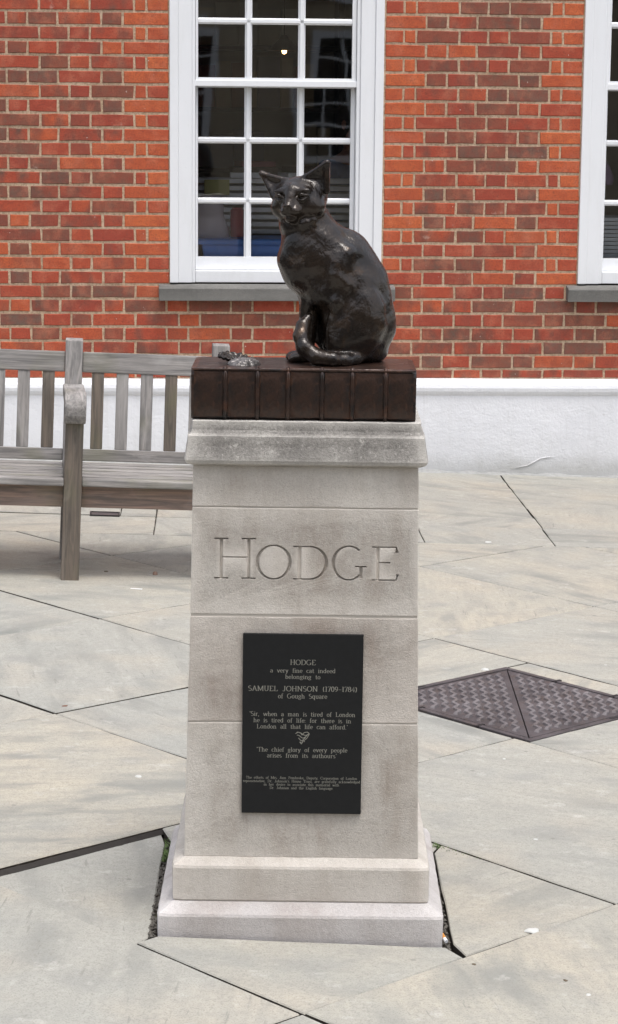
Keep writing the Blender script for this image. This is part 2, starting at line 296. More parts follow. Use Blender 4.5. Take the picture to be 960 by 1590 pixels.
# ------------------------------------------------------------------ lettering: a small serif stroke alphabet (cap height 1)
TK, TN = .125, .045
def Lc(*p): return [[(p[i], p[i+1]) for i in range(0, len(p), 2)]]
def A_(cx, cy, rx, ry, a0, a1, n=14): return [[(cx+rx*math.cos(R(a0+(a1-a0)*i/n)), cy+ry*math.sin(R(a0+(a1-a0)*i/n))) for i in range(n+1)]]
def V_(x, y0, y1, s='bt', k=.15):
    o = Lc(x, y0, x, y1)
    if 'b' in s: o += Lc(x-k, y0+.02, x+k, y0+.02)
    if 't' in s: o += Lc(x-k, y1-.02, x+k, y1-.02)
    if 'l' in s: o += Lc(x-k, y1-.04, x, y1-.02)
    return o
X = .66
GL = {
 'H': (.98, V_(.2, 0, 1)+V_(.78, 0, 1)+Lc(.2, .53, .78, .53)), 'O': (.98, A_(.49, .5, .41, .49, 0, 360, 24)),
 'D': (.95, V_(.2, 0, 1)+Lc(.2, .98, .45, .98)+A_(.45, .5, .40, .48, 90, -90)+Lc(.45, .02, .2, .02)),
 'G': (.98, A_(.5, .5, .41, .49, 48, 316, 20)+V_(.82, .06, .42, 't')), 'E': (.80, V_(.2, 0, 1)+Lc(.2, .98, .66, .98, .68, .82)+Lc(.2, .53, .52, .53)+Lc(.2, .02, .68, .02, .72, .2)),
 'S': (.7, A_(.35, .74, .24, .24, 40, 270, 10)+A_(.35, .26, .26, .26, 90, -140, 10)), 'A': (.95, Lc(.14, 0, .46, 1)+Lc(.46, 1, .8, 0)+Lc(.26, .35, .68, .35)+Lc(.03, .02, .26, .02)+Lc(.68, .02, .92, .02)),
 'M': (1.15, V_(.16, 0, 1, 'b')+Lc(.16, 1, .57, .08)+Lc(.57, .08, .96, 1)+V_(.98, 0, 1, 'b')+Lc(.03, .98, .2, .98)+Lc(.94, .98, 1.1, .98)),
 'U': (.95, V_(.2, .35, 1, 't')+A_(.47, .33, .27, .31, 180, 360)+V_(.74, .33, 1, 't')), 'L': (.78, V_(.2, 0, 1)+Lc(.2, .02, .66, .02, .7, .22)),
 'J': (.6, V_(.38, .25, 1, 't')+A_(.2, .25, .18, .24, 0, -150, 8)), 'N': (1.0, V_(.18, 0, 1, 'bt')+Lc(.18, 1, .8, 0)+V_(.8, 0, 1, 't')),
 'T': (.85, V_(.42, 0, 1, 'b')+Lc(.06, .8, .08, .98, .76, .98, .78, .8)), 'P': (.8, V_(.2, 0, 1, 'bt')+Lc(.2, .98, .42, .98)+A_(.42, .75, .28, .23, 90, -90, 8)+Lc(.2, .51, .42, .51)),
 'C': (.9, A_(.48, .5, .40, .49, 48, 312, 18)+Lc(.76, .96, .76, .78)),
 'a': (.62, A_(.27, .47, .19, .18, 160, 0, 7)+Lc(.46, .47, .46, .08, .56, .02)+A_(.27, .18, .19, .18, 0, 360, 10)), 'b': (.68, V_(.16, 0, 1, 'l')+A_(.36, .33, .22, .31, 150, -150, 12)),
 'c': (.58, A_(.32, .33, .23, .31, 50, 310, 12)), 'd': (.7, A_(.31, .33, .22, .31, 30, 330, 12)+V_(.53, 0, 1, 'l')), 'e': (.6, A_(.32, .33, .23, .31, 0, 315, 14)+Lc(.1, .34, .54, .34)),
 'f': (.44, V_(.2, 0, .8, 'b')+A_(.36, .82, .16, .16, 180, 50, 6)+Lc(.06, X-.02, .38, X-.02)), 'g': (.64, A_(.29, .42, .19, .22, 0, 360, 12)+A_(.29, -.08, .22, .16, 100, 460, 12)+Lc(.44, .58, .6, .64)),
 'h': (.74, V_(.17, 0, 1, 'bl')+A_(.36, .42, .2, .22, 160, 0, 7)+V_(.56, 0, .42, 'b')), 'i': (.36, V_(.18, 0, X, 'bl')+Lc(.18, .82, .18, .94)), 'j': (.36, V_(.2, -.1, X, 'l')),
 'k': (.7, V_(.17, 0, 1, 'bl')+Lc(.17, .26, .5, .62)+Lc(.3, .4, .58, .02)), 'l': (.36, V_(.18, 0, 1, 'bl')),
 'm': (1.08, V_(.16, 0, X, 'bl')+A_(.34, .42, .18, .22, 160, 0, 6)+V_(.52, 0, .42, 'b')+A_(.7, .42, .18, .22, 160, 0, 6)+V_(.88, 0, .42, 'b')),
 'n': (.74, V_(.17, 0, X, 'bl')+A_(.36, .42, .2, .22, 160, 0, 7)+V_(.56, 0, .42, 'b')), 'o': (.64, A_(.32, .33, .23, .31, 0, 360, 14)),
 'p': (.7, V_(.17, -.3, X, 'bl')+A_(.36, .33, .22, .31, 150, -150, 12)), 'q': (.7, A_(.31, .33, .22, .31, 30, 330, 12)+V_(.53, -.3, X, 'b')), 'r': (.52, V_(.17, 0, X, 'bl')+A_(.34, .46, .16, .18, 170, 40, 6)),
 's': (.5, A_(.25, .48, .15, .16, 40, 270, 8)+A_(.25, .17, .17, .16, 90, -150, 8)), 't': (.44, V_(.2, .1, .86, '')+A_(.33, .12, .13, .11, 180, 320, 5)+Lc(.06, X-.02, .38, X-.02)),
 'u': (.74, V_(.17, .22, X, 'l')+A_(.36, .22, .19, .21, 180, 350, 7)+V_(.56, 0, X, 'l')), 'v': (.64, Lc(.1, X, .32, 0)+Lc(.32, 0, .54, X)+Lc(0, X-.02, .2, X-.02)+Lc(.44, X-.02, .64, X-.02)),
 'w': (.95, Lc(.08, X, .27, 0)+Lc(.27, 0, .47, X)+Lc(.47, X, .66, 0)+Lc(.66, 0, .86, X)), 'y': (.64, Lc(.1, X, .33, 0)+Lc(.54, X, .3, -.1, .12, -.28)+Lc(0, X-.02, .2, X-.02)+Lc(.44, X-.02, .64, X-.02)),
 '1': (.5, V_(.27, 0, 1, 'bl')), '7': (.6, Lc(.08, .82, .1, .98, .54, .98, .25, 0)), '0': (.64, A_(.32, .5, .23, .49, 0, 360, 16)), '9': (.64, A_(.32, .68, .22, .3, 0, 360, 14)+Lc(.54, .68, .48, .25, .2, .02)),
 '8': (.64, A_(.32, .75, .18, .23, 0, 360, 12)+A_(.32, .27, .23, .26, 0, 360, 12)), '4': (.66, Lc(.44, 0, .44, 1, .06, .3, .6, .3)), '(': (.4, A_(.55, .45, .4, .65, 130, 230, 8)), ')': (.4, A_(-.15, .45, .4, .65, 50, -50, 8)),
 '-': (.6, Lc(.05, .4, .55, .4)), '.': (.3, Lc(.13, 0, .13, .1)), ',': (.3, Lc(.15, .08, .1, -.16)), ':': (.3, Lc(.13, 0, .13, .1)+Lc(.13, .5, .13, .6)), "'": (.26, Lc(.13, .78, .15, 1)), ' ': (.8, [])}
def strip(pts, tk, tn):
    """left and right outlines of a stroke whose weight follows its direction"""
    n = len(pts); closed = n > 3 and (Vector(pts[0])-Vector(pts[-1])).length < 1e-4
    out = []
    for i in range(n):
        if closed: a, b = pts[(i-1) % (n-1)], pts[(i+1) % (n-1)]
        else: a, b = pts[max(i-1, 0)], pts[min(i+1, n-1)]
        d = Vector((b[0]-a[0], b[1]-a[1])); d.normalize(); t = (tn+(tk-tn)*abs(d.y)**1.5)/2
        q = Vector((-d.y, d.x))*t; out.append((Vector(pts[i])+q, Vector(pts[i])-q))
    return out, closed
def text_flat(bld, txt, cx, z, h, wid, y):
    tot = sum(GL[c][0] for c in txt); sx = wid/tot; x = cx-wid/2
    for c in txt:
        adv, st = GL[c]
        for s in st:
            o, cl = strip(s, TK*1.0, TN*1.35)
            for i in range(len(o)-1):
                q = [o[i][0], o[i+1][0], o[i+1][1], o[i][1]]
                bld.poly([(x+p.x*sx, y(z+p.y*h), z+p.y*h) for p in q], [(0, 1, 2, 3)])
        x += adv*sx

# ------------------------------------------------------------------ THE SETTING: ground and paving
gz = lambda x: -GS*x
g = B(); gw = 300
g.poly([(-gw, -gw, gz(-gw)-.03), (gw, -gw, gz(gw)-.03), (gw, gw, gz(gw)-.03), (-gw, gw, gz(-gw)-.03)], [(0, 1, 2, 3)])
structure(g.obj('ground', JOINT, recalc=False))
pav = structure(empty('pavement'))
bd = B()
for c0, c1, d0, d1, dep in [(-9, 4.64, -9, 20, .012), (6.2, 20, -9, 20, .012), (4.64, 6.2, -9, 4.65, .012), (4.64, 6.2, 6.28, 20, .012), (4.64, 6.2, 4.65, 6.28, .028)]:
    bd.poly([(x, y, gz(x)-dep) for x, y in (((c-d)/2, (c+d)/2) for c, d in ((c0, d0), (c1, d0), (c1, d1), (c0, d1)))], [(0, 1, 2, 3)])
structure(bd.obj('mortar_bed', JOINT, pav, recalc=False))
def clip(poly, a, b, c):               # keep a*x+b*y<=c
    out = []
    for i in range(len(poly)):
        p, q = poly[i], poly[(i+1) % len(poly)]; fp, fq = a*p[0]+b*p[1]-c, a*q[0]+b*q[1]-c
        if fp <= 0: out.append(p)
        if fp*fq < 0: t = fp/(fp-fq); out.append((p[0]+(q[0]-p[0])*t, p[1]+(q[1]-p[1])*t))
    return out
def area(p): return sum(p[i][0]*p[(i+1) % len(p)][1]-p[(i+1) % len(p)][0]*p[i][1] for i in range(len(p)))/2
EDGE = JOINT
def slab(poly, dz=0, gap=.0042, tone=None, name='paving_slab'):
    if len(poly) < 3: return
    if area(poly) < 0: poly = poly[::-1]
    if area(poly) < .01: return
    n = len(poly); lines = []
    for i in range(n):                  # inset by the joint
        p, q = Vector(poly[i]), Vector(poly[(i+1) % n]); d = (q-p).normalized(); nn = Vector((-d.y, d.x)); lines.append((p+nn*gap*random.uniform(.6, 1.3), d))
    pts = []
    for i in range(n):
        (p, d), (q, e) = lines[i-1], lines[i]; cr = d.x*e.y-d.y*e.x
        pts.append(q.copy() if abs(cr) < 1e-3 else p+d*(((q-p).x*e.y-(q-p).y*e.x)/cr))
    fine = []
    for i in range(n):                  # slightly worn, wavering arrises
        p, q = pts[i], pts[(i+1) % n]; m = max(1, int((q-p).length/.09)); nn = Vector((-(q-p).y, (q-p).x)).normalized()
        for k in range(m): fine.append(p.lerp(q, k/m)+(nn*random.uniform(-.0012, .0022) if k else nn*0))
    c = sum(fine, Vector((0, 0)))/len(fine); m = len(fine)
    tx, ty = random.uniform(-.0015, .0015), random.uniform(-.0015, .0015)
    zz = lambda p: gz(p.x)+dz+tx*(p.x-c.x)+ty*(p.y-c.y)
    v = [(p.x, p.y, zz(p)-.05) for p in fine]+[(p.x, p.y, zz(p)-.003) for p in fine]
    for p in fine: q = p+(c-p).normalized()*.004; v.append((q.x, q.y, zz(q)))
    f = [(i, (i+1) % m, m+(i+1) % m, m+i) for i in range(m)]+[(m+i, m+(i+1) % m, 2*m+(i+1) % m, 2*m+i) for i in range(m)]+[tuple(range(2*m, 3*m))]
    v = [(x-c.x, y-c.y, z) for x, y, z in v]
    o = B().poly(v, f).obj(name, SLAB, pav, (c.x, c.y, 0), recalc=False)
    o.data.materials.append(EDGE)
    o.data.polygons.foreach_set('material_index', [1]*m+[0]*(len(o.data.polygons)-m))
    o.color = tone or (random.random(), random.random(), 0, 1)
xy = lambda c, d: ((c-d)/2, (c+d)/2)
CL = [-4.0, -2.6, -1.2, .3, 1.75, 3.2, 4.64, 6.2, 7.58, 8.74, 10.1, 11.5, 12.9, 14.3, 15.7]
DL = [-4.0, -2.6, -1.1, .4, 1.8, 3.2, 4.65, 6.28, 7.8, 9.15, 10.43, 11.8, 13.2, 14.6, 16]
MH = (7.60, 8.57, 6.20, 7.16)          # manhole in the diagonal frame (c0,c1,d0,d1)
BO = (10.15, .07)                      # far edge of the diagonal field: y = 10.15+.07x
for i in range(len(CL)-1):
    for j in range(len(DL)-1):
        c0, c1, d0, d1 = CL[i], CL[i+1], DL[j], DL[j+1]
        mx, my = xy((c0+c1)/2, (d0+d1)/2)
        if abs(mx) > 5 or my < 1.2 or my > 11.2: continue
        if (c0, d0) == (4.64, 4.65): continue
        rects = [(c0, c1, d0, d1)]
        a0, a1, b0, b1 = MH
        if c0 < a1 and c1 > a0 and d0 < b1 and d1 > b0:
            u0, u1, w0, w1 = max(c0, a0), min(c1, a1), max(d0, b0), min(d1, b1); rects = []
            if w0 > d0+.09: rects.append((c0, c1, d0, w0))
            else: w0 = w0
            if w1 < d1: rects.append((c0, c1, w1, d1))
            if u1 < c1: rects.append((u1, c1, w0, w1))
            if u0 > c0+.03: rects.append((c0, u0, w0, w1))
        for (p0, p1, q0, q1) in rects:
            poly = [xy(p0, q0), xy(p1, q0), xy(p1, q1), xy(p0, q1)]
            poly = clip(poly, -BO[1], 1, BO[0])
            slab(poly, dz=random.uniform(-.002, .002) if p1 <= 9 else 0)
# four cut flags round the pedestal
PX0, PX1, PY0, PY1 = -.35, .324, 5.09, 5.764
slab([(-.352, 5.083), (-.396, 5.036), (.0, 4.645), (.372, 5.022), (.335, 5.083)], -.002, tone=(.4, .3, 0, 1))
slab([(-.396, 5.036), (-.814, 5.448), (-.386, 5.876), (-.372, 5.80), (-.366, 5.10)], -.014, tone=(.1, .3, 0, 1))
slab([(.372, 5.022), (.775, 5.425), (.36, 5.84), (.336, 5.77), (.346, 5.10)], -.001, tone=(.6, .3, 0, 1))
slab([(-.392, 5.888), (-.04, 6.24), (.36, 5.84), (.336, 5.775), (-.36, 5.775)], -.002, tone=(.4, .3, 0, 1))
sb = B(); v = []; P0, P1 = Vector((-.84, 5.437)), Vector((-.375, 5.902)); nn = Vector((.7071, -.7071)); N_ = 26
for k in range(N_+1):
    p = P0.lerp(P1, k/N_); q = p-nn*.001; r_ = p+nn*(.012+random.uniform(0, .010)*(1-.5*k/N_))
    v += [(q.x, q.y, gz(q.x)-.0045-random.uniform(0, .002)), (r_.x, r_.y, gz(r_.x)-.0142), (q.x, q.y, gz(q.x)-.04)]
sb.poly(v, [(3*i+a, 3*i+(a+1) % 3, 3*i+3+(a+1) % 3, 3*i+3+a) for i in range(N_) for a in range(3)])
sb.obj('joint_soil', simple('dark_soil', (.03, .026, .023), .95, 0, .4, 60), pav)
# border flags along the wall (parallel to it)
def row(y0, y1, xs, k=.07):
    for a, b in zip(xs, xs[1:]): slab([(a, y0+k*a), (b, y0+k*b), (b-.043*(y1-y0), y1+k*b), (a-.043*(y1-y0), y1+k*a)], gap=.0023, tone=(random.uniform(0, .5), random.uniform(.3, 1), 0, 1))
row(10.15, 10.60, [-6, -4.2, -2.6, -1.7, -.70, .53, 1.13, 2.3, 3.6, 5, 6])
row(10.60, 10.88, [-6, -3.9, -2.3, -.89, -.72, -.1, 1.115], .05); row(10.60, 11.16, [1.115, 1.95, 3.2, 4.6, 6])
row(10.88, 11.75, [-6, -4.4, -3.1, -1.9, -1.02, -.2, 1.099], .05); row(11.16, 12.30, [1.087, 2.0, 3.3, 4.4, 6], .05)
row(11.75, 12.32, [-6, -4.6, -3.2, -2, -1.2, -.3, 1.06], .06)
# ------------------------------------------------------------------ the brick house behind
YAW = R(4.0)
house = tag(empty('brick_house', (0, 12.27, 0), (0, 0, YAW)), 'red brick house with white sash windows and white painted plinth behind the cat', 'building')
hpt = lambda u, y, z: house.matrix_basis @ Vector((u, y, z))
W1, W2 = (-.757, .377), (1.447, 2.581)
WZ0, WZ1 = .995, 3.12
WT = 5.2; UL, UR = -5.5, 6.0
wb = B(); dpt = (.0045, .24)
for (u0, u1, z0, z1) in [(UL, UR, -.3, WZ0-.02), (UL, UR, WZ1, WT), (UL, W1[0], WZ0-.02, WZ1), (W1[1], W2[0], WZ0-.02, WZ1), (W2[1], UR, WZ0-.02, WZ1)]: wb.box((u0, dpt[0], z0), (u1, dpt[1], z1))
wb.obj('wall', MORTAR, house)
bw = B()                               # gable ends, rear and roof close the house off
bw.box((UL, .245, -.3), (UL+.2, 6, WT)); bw.box((UR-.2, .245, -.3), (UR, 6, WT)); bw.box((UL, 6, -.3), (UR, 6.2, WT)); bw.obj('outer_wall', MORTAR, house)
B().box((UL-.1, .0, WT), (UR+.1, 6.3, WT+.15)).obj('roof', SILL, house)
# bricks
ZJ, CH = 2.417, .0752
LA = [-1.61, -1.499, -1.343, -1.114, -1.002, -.757]; LB = [-1.667, -1.438, -1.284, -1.173, -.942, -.878, -.757]
RA = [.377, .601, .715, .873, 1.102, 1.217, 1.447]; RB = [.377, .483, .548, .777, .932, 1.045, 1.268, 1.332, 1.447]
MA = [-1.61, -1.499, -1.343, -1.114, -1.002, -.775, -.66, -.43, -.315, -.085, .03, .26, .375, .601, .715, .873, 1.102, 1.217, 1.44]
MB_ = [-1.667, -1.438, -1.284, -1.173, -.942, -.71, -.595, -.365, -.25, -.02, .09, .32, .548, .777, .932, 1.045, 1.268, 1.38]
def ext(lst, left, right):
    o = list(lst); s = (o[1]-o[0]) > .17
    while left is not None and o[0] > left+.05: o.insert(0, o[0]-(.114 if s else .229)); s = not s
    s = (o[-1]-o[-2]) > .17
    while right is not None and o[-1] < right-.05: o.append(o[-1]+(.114 if s else .229)); s = not s
    if left is not None: o[0] = left
    if right is not None: o[-1] = right
    return o
bricks = []                            # (u0,u1,z0,z1,rubbed)
for k in range(-37, 27):
    z1 = ZJ-CH*k-.0066; z0 = ZJ-CH*(k+1)+.0066; A = k % 2 == 0
    if z1 < .5: continue
    z0 = max(z0, .490)
    zc = (z0+z1)/2
    if WZ0 < zc < WZ1:
        segs = [(ext(LA if A else LB, UL, None), 'L'), (RA if A else RB, 'R'), (ext([2.581, 2.81, 2.924] if A else [2.581, 2.69, 2.754, 2.983], None, UR), 'X')]
    else: segs = [(ext(MA if A else MB_, UL, UR), 'M')]
    for us, tp in segs:
        n = len(us)-1
        for i in range(n):
            rub = (tp == 'L' and (i == n-1 or (not A and i == n-2))) or (tp == 'R' and (i in (0, n-1) or (not A and i in (1, n-2)))) or (tp == 'X' and (i == 0 or (not A and i == 1)))
            u0, u1 = us[i]+.0055, us[i+1]-.0055
            if tp != 'M' and abs(u0-.0055-W1[1]) < .002: u0 += .004
            bricks.append((u0, u1, z0, z1, rub))
def hidden(x, y): return (294 < x < 652 and y > 556) or (440 < x < 600 and 360 < y < 560)
scored = []
for b in bricks:
    px, py = zip(*[project(hpt(u, 0, z)) for u in (b[0], b[1]) for z in (b[2], b[3])])
    x0, x1, y0, y1 = max(0, min(px)), min(960, max(px)), max(0, min(py)), min(1590, max(py))
    a = max(0, x1-x0)*max(0, y1-y0)
    if hidden((x0+x1)/2, (y0+y1)/2): a *= .02
    if b[2] < .93 and b[2] > .85 and (b[0] > 1.42 or -.8 < b[0] < .4): a *= .6
    scored.append(a)
order = sorted(range(len(bricks)), key=lambda i: -scored[i]); single = set(i for i in order[:300] if scored[i] > 40)
def brick_geo(hw, hh, var):
    rr = random.Random(var); v = []; f = []
    out = [(-1, -1), (0, -1), (1, -1), (1, 1), (0, 1), (-1, 1)]; n = 6
    jt = [(rr.uniform(-.0026, .0016), rr.uniform(-.0024, .0018), rr.uniform(-.001, .001)) for _ in out]
    for y, ins in ((.09, 0), (.0035, 0), (0.0, .003)):
        for (a, b), q in zip(out, jt): v.append((a*(hw-ins)+(q[0]*(a or .5)), y+(q[2] if y < .01 else 0), b*(hh-ins+q[1])))
    for a in (0, n):
        for i in range(n): f.append((a+i, a+(i+1) % n, a+n+(i+1) % n, a+n+i))
    f.append(tuple(range(2*n, 3*n))); return v, f
def tone(rub):
    r = random.random()
    if rub: return (random.uniform(0, .30) if r < .8 else random.uniform(.3, .5), random.uniform(0, .12))
    if r < .2: return (random.uniform(.82, 1), random.uniform(.4, 1))
    if r < .38: return (random.uniform(.66, .84), random.uniform(.3, .9))
    if r < .58: return (random.uniform(.3, .6), random.uniform(.6, 1))
    return (random.uniform(.12, .66), random.uniform(0, .3) if random.random() < .6 else random.uniform(.4, .8))
cache = {}; jb = B(); tones = []
for i, (u0, u1, z0, z1, rub) in enumerate(bricks):
    hw, hh = (u1-u0)/2, (z1-z0)/2; t = tone(rub); var = random.randrange(4)
    if i in single:
        key = (round(hw, 3), round(hh, 3), var)
        if key not in cache: me = bpy.data.meshes.new('brick'); me.from_pydata(*((lambda q: (q[0], [], q[1]))(brick_geo(hw, hh, var+hash(key[:2]) % 997)))); me.materials.append(BRICK); cache[key] = me
        o = link('brick', cache[key], None, house, ((u0+u1)/2, random.uniform(-.0015, .0015), (z0+z1)/2), (0, random.uniform(-.004, .004), 0)); o.color = (t[0], t[1], 0, 1)
    else:
        v, f = brick_geo(hw, hh, i); jb.poly([(x+(u0+u1)/2, y, z+(z0+z1)/2) for x, y, z in v], f); tones += [t]*18
jm = jb.mesh('brickwork', recalc=False); at_ = jm.attributes.new('tone', 'FLOAT_COLOR', 'POINT')
at_.data.foreach_set('color', [c for t in tones for c in (t[0], t[1], 0, 1)])
stuff(link('brickwork', jm, BRICK_S, house))
# white painted plinth with a rolled top
prof = [(.02, -.3), (-.045, -.3), (-.043, .395), (-.050, .405), (-.056, .42), (-.058, .438), (-.054, .455), (-.044, .463), (-.040, .470), (-.034, .484), (.02, .4845)]
pb = B(); n = len(prof); us = np.linspace(UL, UR, 60); v = []
for i, u in enumerate(us): v += [(u, y+.002*math.sin(u*5.3+z*3)+.0015*math.sin(u*13.1), z+(.002*math.sin(u*3.1) if z > .3 else 0)) for y, z in prof]
f = [(i*n+j, i*n+j+1, (i+1)*n+j+1, (i+1)*n+j) for i in range(len(us)-1) for j in range(n-1)]
pb.poly(v, f); pb.poly(v[:n], [tuple(range(n))]); pb.poly(v[-n:], [tuple(range(n))[::-1]]); pb.obj('painted_plinth', BAND, house)
B().tube([(1.10, -.046, -.004), (1.15, -.047, .004), (1.19, -.046, .012), (1.225, -.047, .03), (1.26, -.046, .05), (1.30, -.047, .058), (1.345, -.045, .058)], [.0008, .0022, .003, .0034, .003, .0026, .0008], 6).obj('paint_ridge', BAND, house)
# flaunching: rough mortar fillet where the plinth meets the flags
fb = B(); us = np.linspace(-2.4, 3, 90); v = []
for u in us:
    ww = random.uniform(.02, .05); x = u
    v += [(u, -.044, gz(x)+random.uniform(.004, .016)), (u, -.046-ww, gz(x)+.001-random.uniform(0, .003)-.02*0), (u, -.03, gz(x)-.05)]
fb.poly(v, [(3*i+a, 3*i+(a+1) % 3, 3*i+3+(a+1) % 3, 3*i+3+a) for i in range(len(us)-1) for a in range(3)])
fb.obj('mortar_fillet', simple('fillet_mortar', (.30, .30, .29), .9, 0, .4, 30), house)
# ---- sash windows
def window(u0, label):
    wd = W1[1]-W1[0]; o = empty('window', (u0-W1[0], 0, 0)); o.parent = house; o['label'] = label
    L, Rr = W1
    fr = B()                           # box frame: architrave, linings and pulley stiles
    for (a, b, y0, y1) in [(L, L+.045, -.012, .10), (L+.045, L+.118, -.002, .10), (L+.118, L+.136, .010, .16), (Rr-.045, Rr, -.012, .10), (Rr-.122, Rr-.045, -.002, .10), (Rr-.142, Rr-.122, .010, .16)]: fr.box((a, y0, 1.0), (b, y1, 3.06))
    fr.box((L, -.012, 3.06), (Rr, .16, 3.115))
    fr.obj('frame', WHITE, o, bevel=.004)
    B().box((L+.137, .012, 1.001), (Rr-.143, .20, 1.064)).obj('timber_sill', WHITE, o, bevel=.004)
    cols = [(-.606, -.358), (-.32, -.076), (-.038, .211)]
    def sash(name, rows, y0, z0, z1, top, bot):
        s = B(); xl, xr = L+.1385, Rr-.1445; y1 = y0+.038
        s.box((xl, y0, z0), (cols[0][0], y1, z1)); s.box((cols[2][1], y0, z0), (xr, y1, z1))
        s.box((cols[0][0]+.0005, y0, z0), (cols[2][1]-.0005, y1, rows[0][0])); s.box((cols[0][0]+.0005, y0, rows[-1][1]), (cols[2][1]-.0005, y1, z1))
        def bar(p, q, horiz):          # moulded glazing bar: narrow nose, wider back
            (a0, a1), (b0, b1) = p, q; c, h = (a0+a1)/2, (a1-a0)/2
            P = [(c-h*.45, y0+.002), (c+h*.45, y0+.002), (c+h*.7, y0+.012), (c+h, y0+.018), (c+h, y1-.004), (c-h, y1-.004), (c-h, y0+.018), (c-h*.7, y0+.012)]
            if horiz: s.prism([(0, y, a) for a, y in P], (b0, 0, 0), (b1, 0, 0))
            else: s.prism([(a, y, 0) for a, y in P], (0, 0, b0), (0, 0, b1))
        for (a, b) in zip(rows, rows[1:]): bar((a[1], b[0]), (cols[0][0]+.001, cols[2][1]-.001), True)
        for (a, b) in zip(cols, cols[1:]):
            for r in rows: bar((a[1], b[0]), (r[0]-.0165, r[1]+.0165), False)
        s.obj(name, WHITE, o)
        for c in cols:
            for r in rows:
                p = B().box((c[0]-.004-c[0], -.0015, r[0]-.004-r[0]), (c[1]-c[0]+.004, .0015, r[1]-r[0]+.004)).obj('pane', GLASS, o, (c[0], y0+.027, r[0]), (random.uniform(-.004, .004), 0, random.uniform(-.004, .004)))
    sash('lower_sash', [(1.134, 1.418), (1.449, 1.737), (1.770, 2.03)], .075, 1.066, 2.062, 0, 0)
    sash('upper_sash', [(2.082, 2.359), (2.392, 2.672), (2.704, 2.985)], .030, 2.036, 3.058, 0, 0)
    B().box((L+.124, .018, 2.036), (Rr-.13, .068, 2.068)).obj('meeting_rail', WHITE, o, bevel=.003)
    B().prism([(0, .0095, .912), (0, -.062, .908), (0, -.065, .975), (0, -.05, .983), (0, .0095, .994)], (L-.06, 0, 0), (Rr+.072, 0, 0)).obj('stone_sill', SILL, o, bevel=.004, jit=.0012)
    return o
window(W1[0], 'white three column sash window behind the cat statue'); window(W2[0], 'white sash window cut off by the right edge of the photo')
# ---- the room behind the glass
ROOM = simple('room_wall', (.42, .38, .33), .9); DARKW = simple('dark_oak', (.045, .032, .025), .5); CARP = simple('carpet', (.06, .055, .05), .95)
rm = B()
rm.box((-2.8, 3.6, .2), (4.2, 3.7, 3.3)); rm.box((-2.9, .25, .2), (-2.8, 3.6, 3.3)); rm.box((4.2, .25, .2), (4.3, 3.6, 3.3)); rm.obj('room_wall', ROOM, house)
B().box((-2.8, .245, 3.3), (4.2, 3.7, 3.35)).obj('ceiling', ROOM, house); B().box((-2.8, .245, .14), (4.2, 3.7, .195)).obj('floor', CARP, house)
def room(name, label, cat, u, y, z, group=None, rz=0):
    e = empty(name, hpt(u, y, z), (0, 0, YAW+rz)); tag(e, label, cat, group); return e
# writing table under the window
t = room('table', 'dark wooden table just inside the window carrying the blue tub', 'table', -.2, .62, .21)
B().box((-.75, -.40, .76), (.75, .40, .80)).obj('table_top', DARKW, t, bevel=.004)
for sx in (-.7, .7):
    for sy in (-.36, .36): B().box((sx-.03, sy-.03, 0), (sx+.03, sy+.03, .758)).obj('leg', DARKW, t)
BLUE = simple('blue_plastic', (.09, .26, .78), .35)
t = room('plastic_tub', 'blue plastic tub with a rolled rim behind the lower window panes', 'tub', -.36, .335, 1.012)
cb = B(); cb.frus((0, 0), (.195, .15), (.225, .175), 0, .185); cb.obj('body', BLUE, t, bevel=.012)
B().prism([(0, -.195, .182), (0, -.198, .205), (0, -.185, .214), (0, .185, .214), (0, .198, .205), (0, .195, .182)], (-.25, 0, 0), (.25, 0, 0)).obj('rim', BLUE, t, bevel=.006)
B().box((-.06, -.178, .015), (-.025, -.172, .035)).obj('sticker', WHITE, t, rot=(R(-8), 0, 0))
t = tag(B().lathe([(.036, 0), (.038, .004), (.038, .145), (.03, .15), (.03, .158), (.02, .16)]).obj('flask', simple('maroon_enamel', (.36, .03, .07), .4), None, hpt(-.385, .335, 1.228), smooth=False), 'maroon cylinder standing on the rim of the blue tub', 'flask')
def bag():
    b = B(); n = 16
    for i in range(9):
        z = i/8*.23; rr = .10*(1-.55*(i/8)**1.5)
        b.v += [(rr*(1+.12*math.sin(3*a+i))*math.cos(a)*1.2, rr*.6*math.sin(a), z) for a in [2*math.pi*k/n for k in range(n)]]
    for i in range(8):
        for k in range(n): b.f.append((i*n+k, i*n+(k+1) % n, (i+1)*n+(k+1) % n, (i+1)*n+k))
    b.f.append(tuple(range(n))[::-1]); b.f.append(tuple(range(8*n, 9*n))); return b
tag(bag().obj('bag', simple('grey_cloth', (.48, .44, .52), .9), None, hpt(-.56, .30, 1.225), (0, R(8), 0), smooth=True), 'grey cloth bag slumped on the left end of the blue tub', 'bag')
t = room('paper_rack', 'grey rack of stacked paper trays behind the second pane row', 'rack', -.28, .78, .2)
PAPER = simple('paper_grey', (.74, .75, .82), .8)
for k in range(9): B().box((-.52, -.16, .99+.04*k), (.62, .16, 1.014+.04*k)).obj('tray', PAPER, t)
for sx in (-.53, .63): B().box((sx-.01, -.17, 0), (sx+.01, .17, 1.34)).obj('upright', DARKW, t)
tag(B().box((-.07, -.006, 0), (.07, .006, .085)).obj('folder', simple('olive_card', (.46, .44, .2), .8), None, hpt(-.49, .58, 1.445), (R(-8), 0, YAW), bevel=.003), 'olive green card propped against the grey paper trays', 'folder')
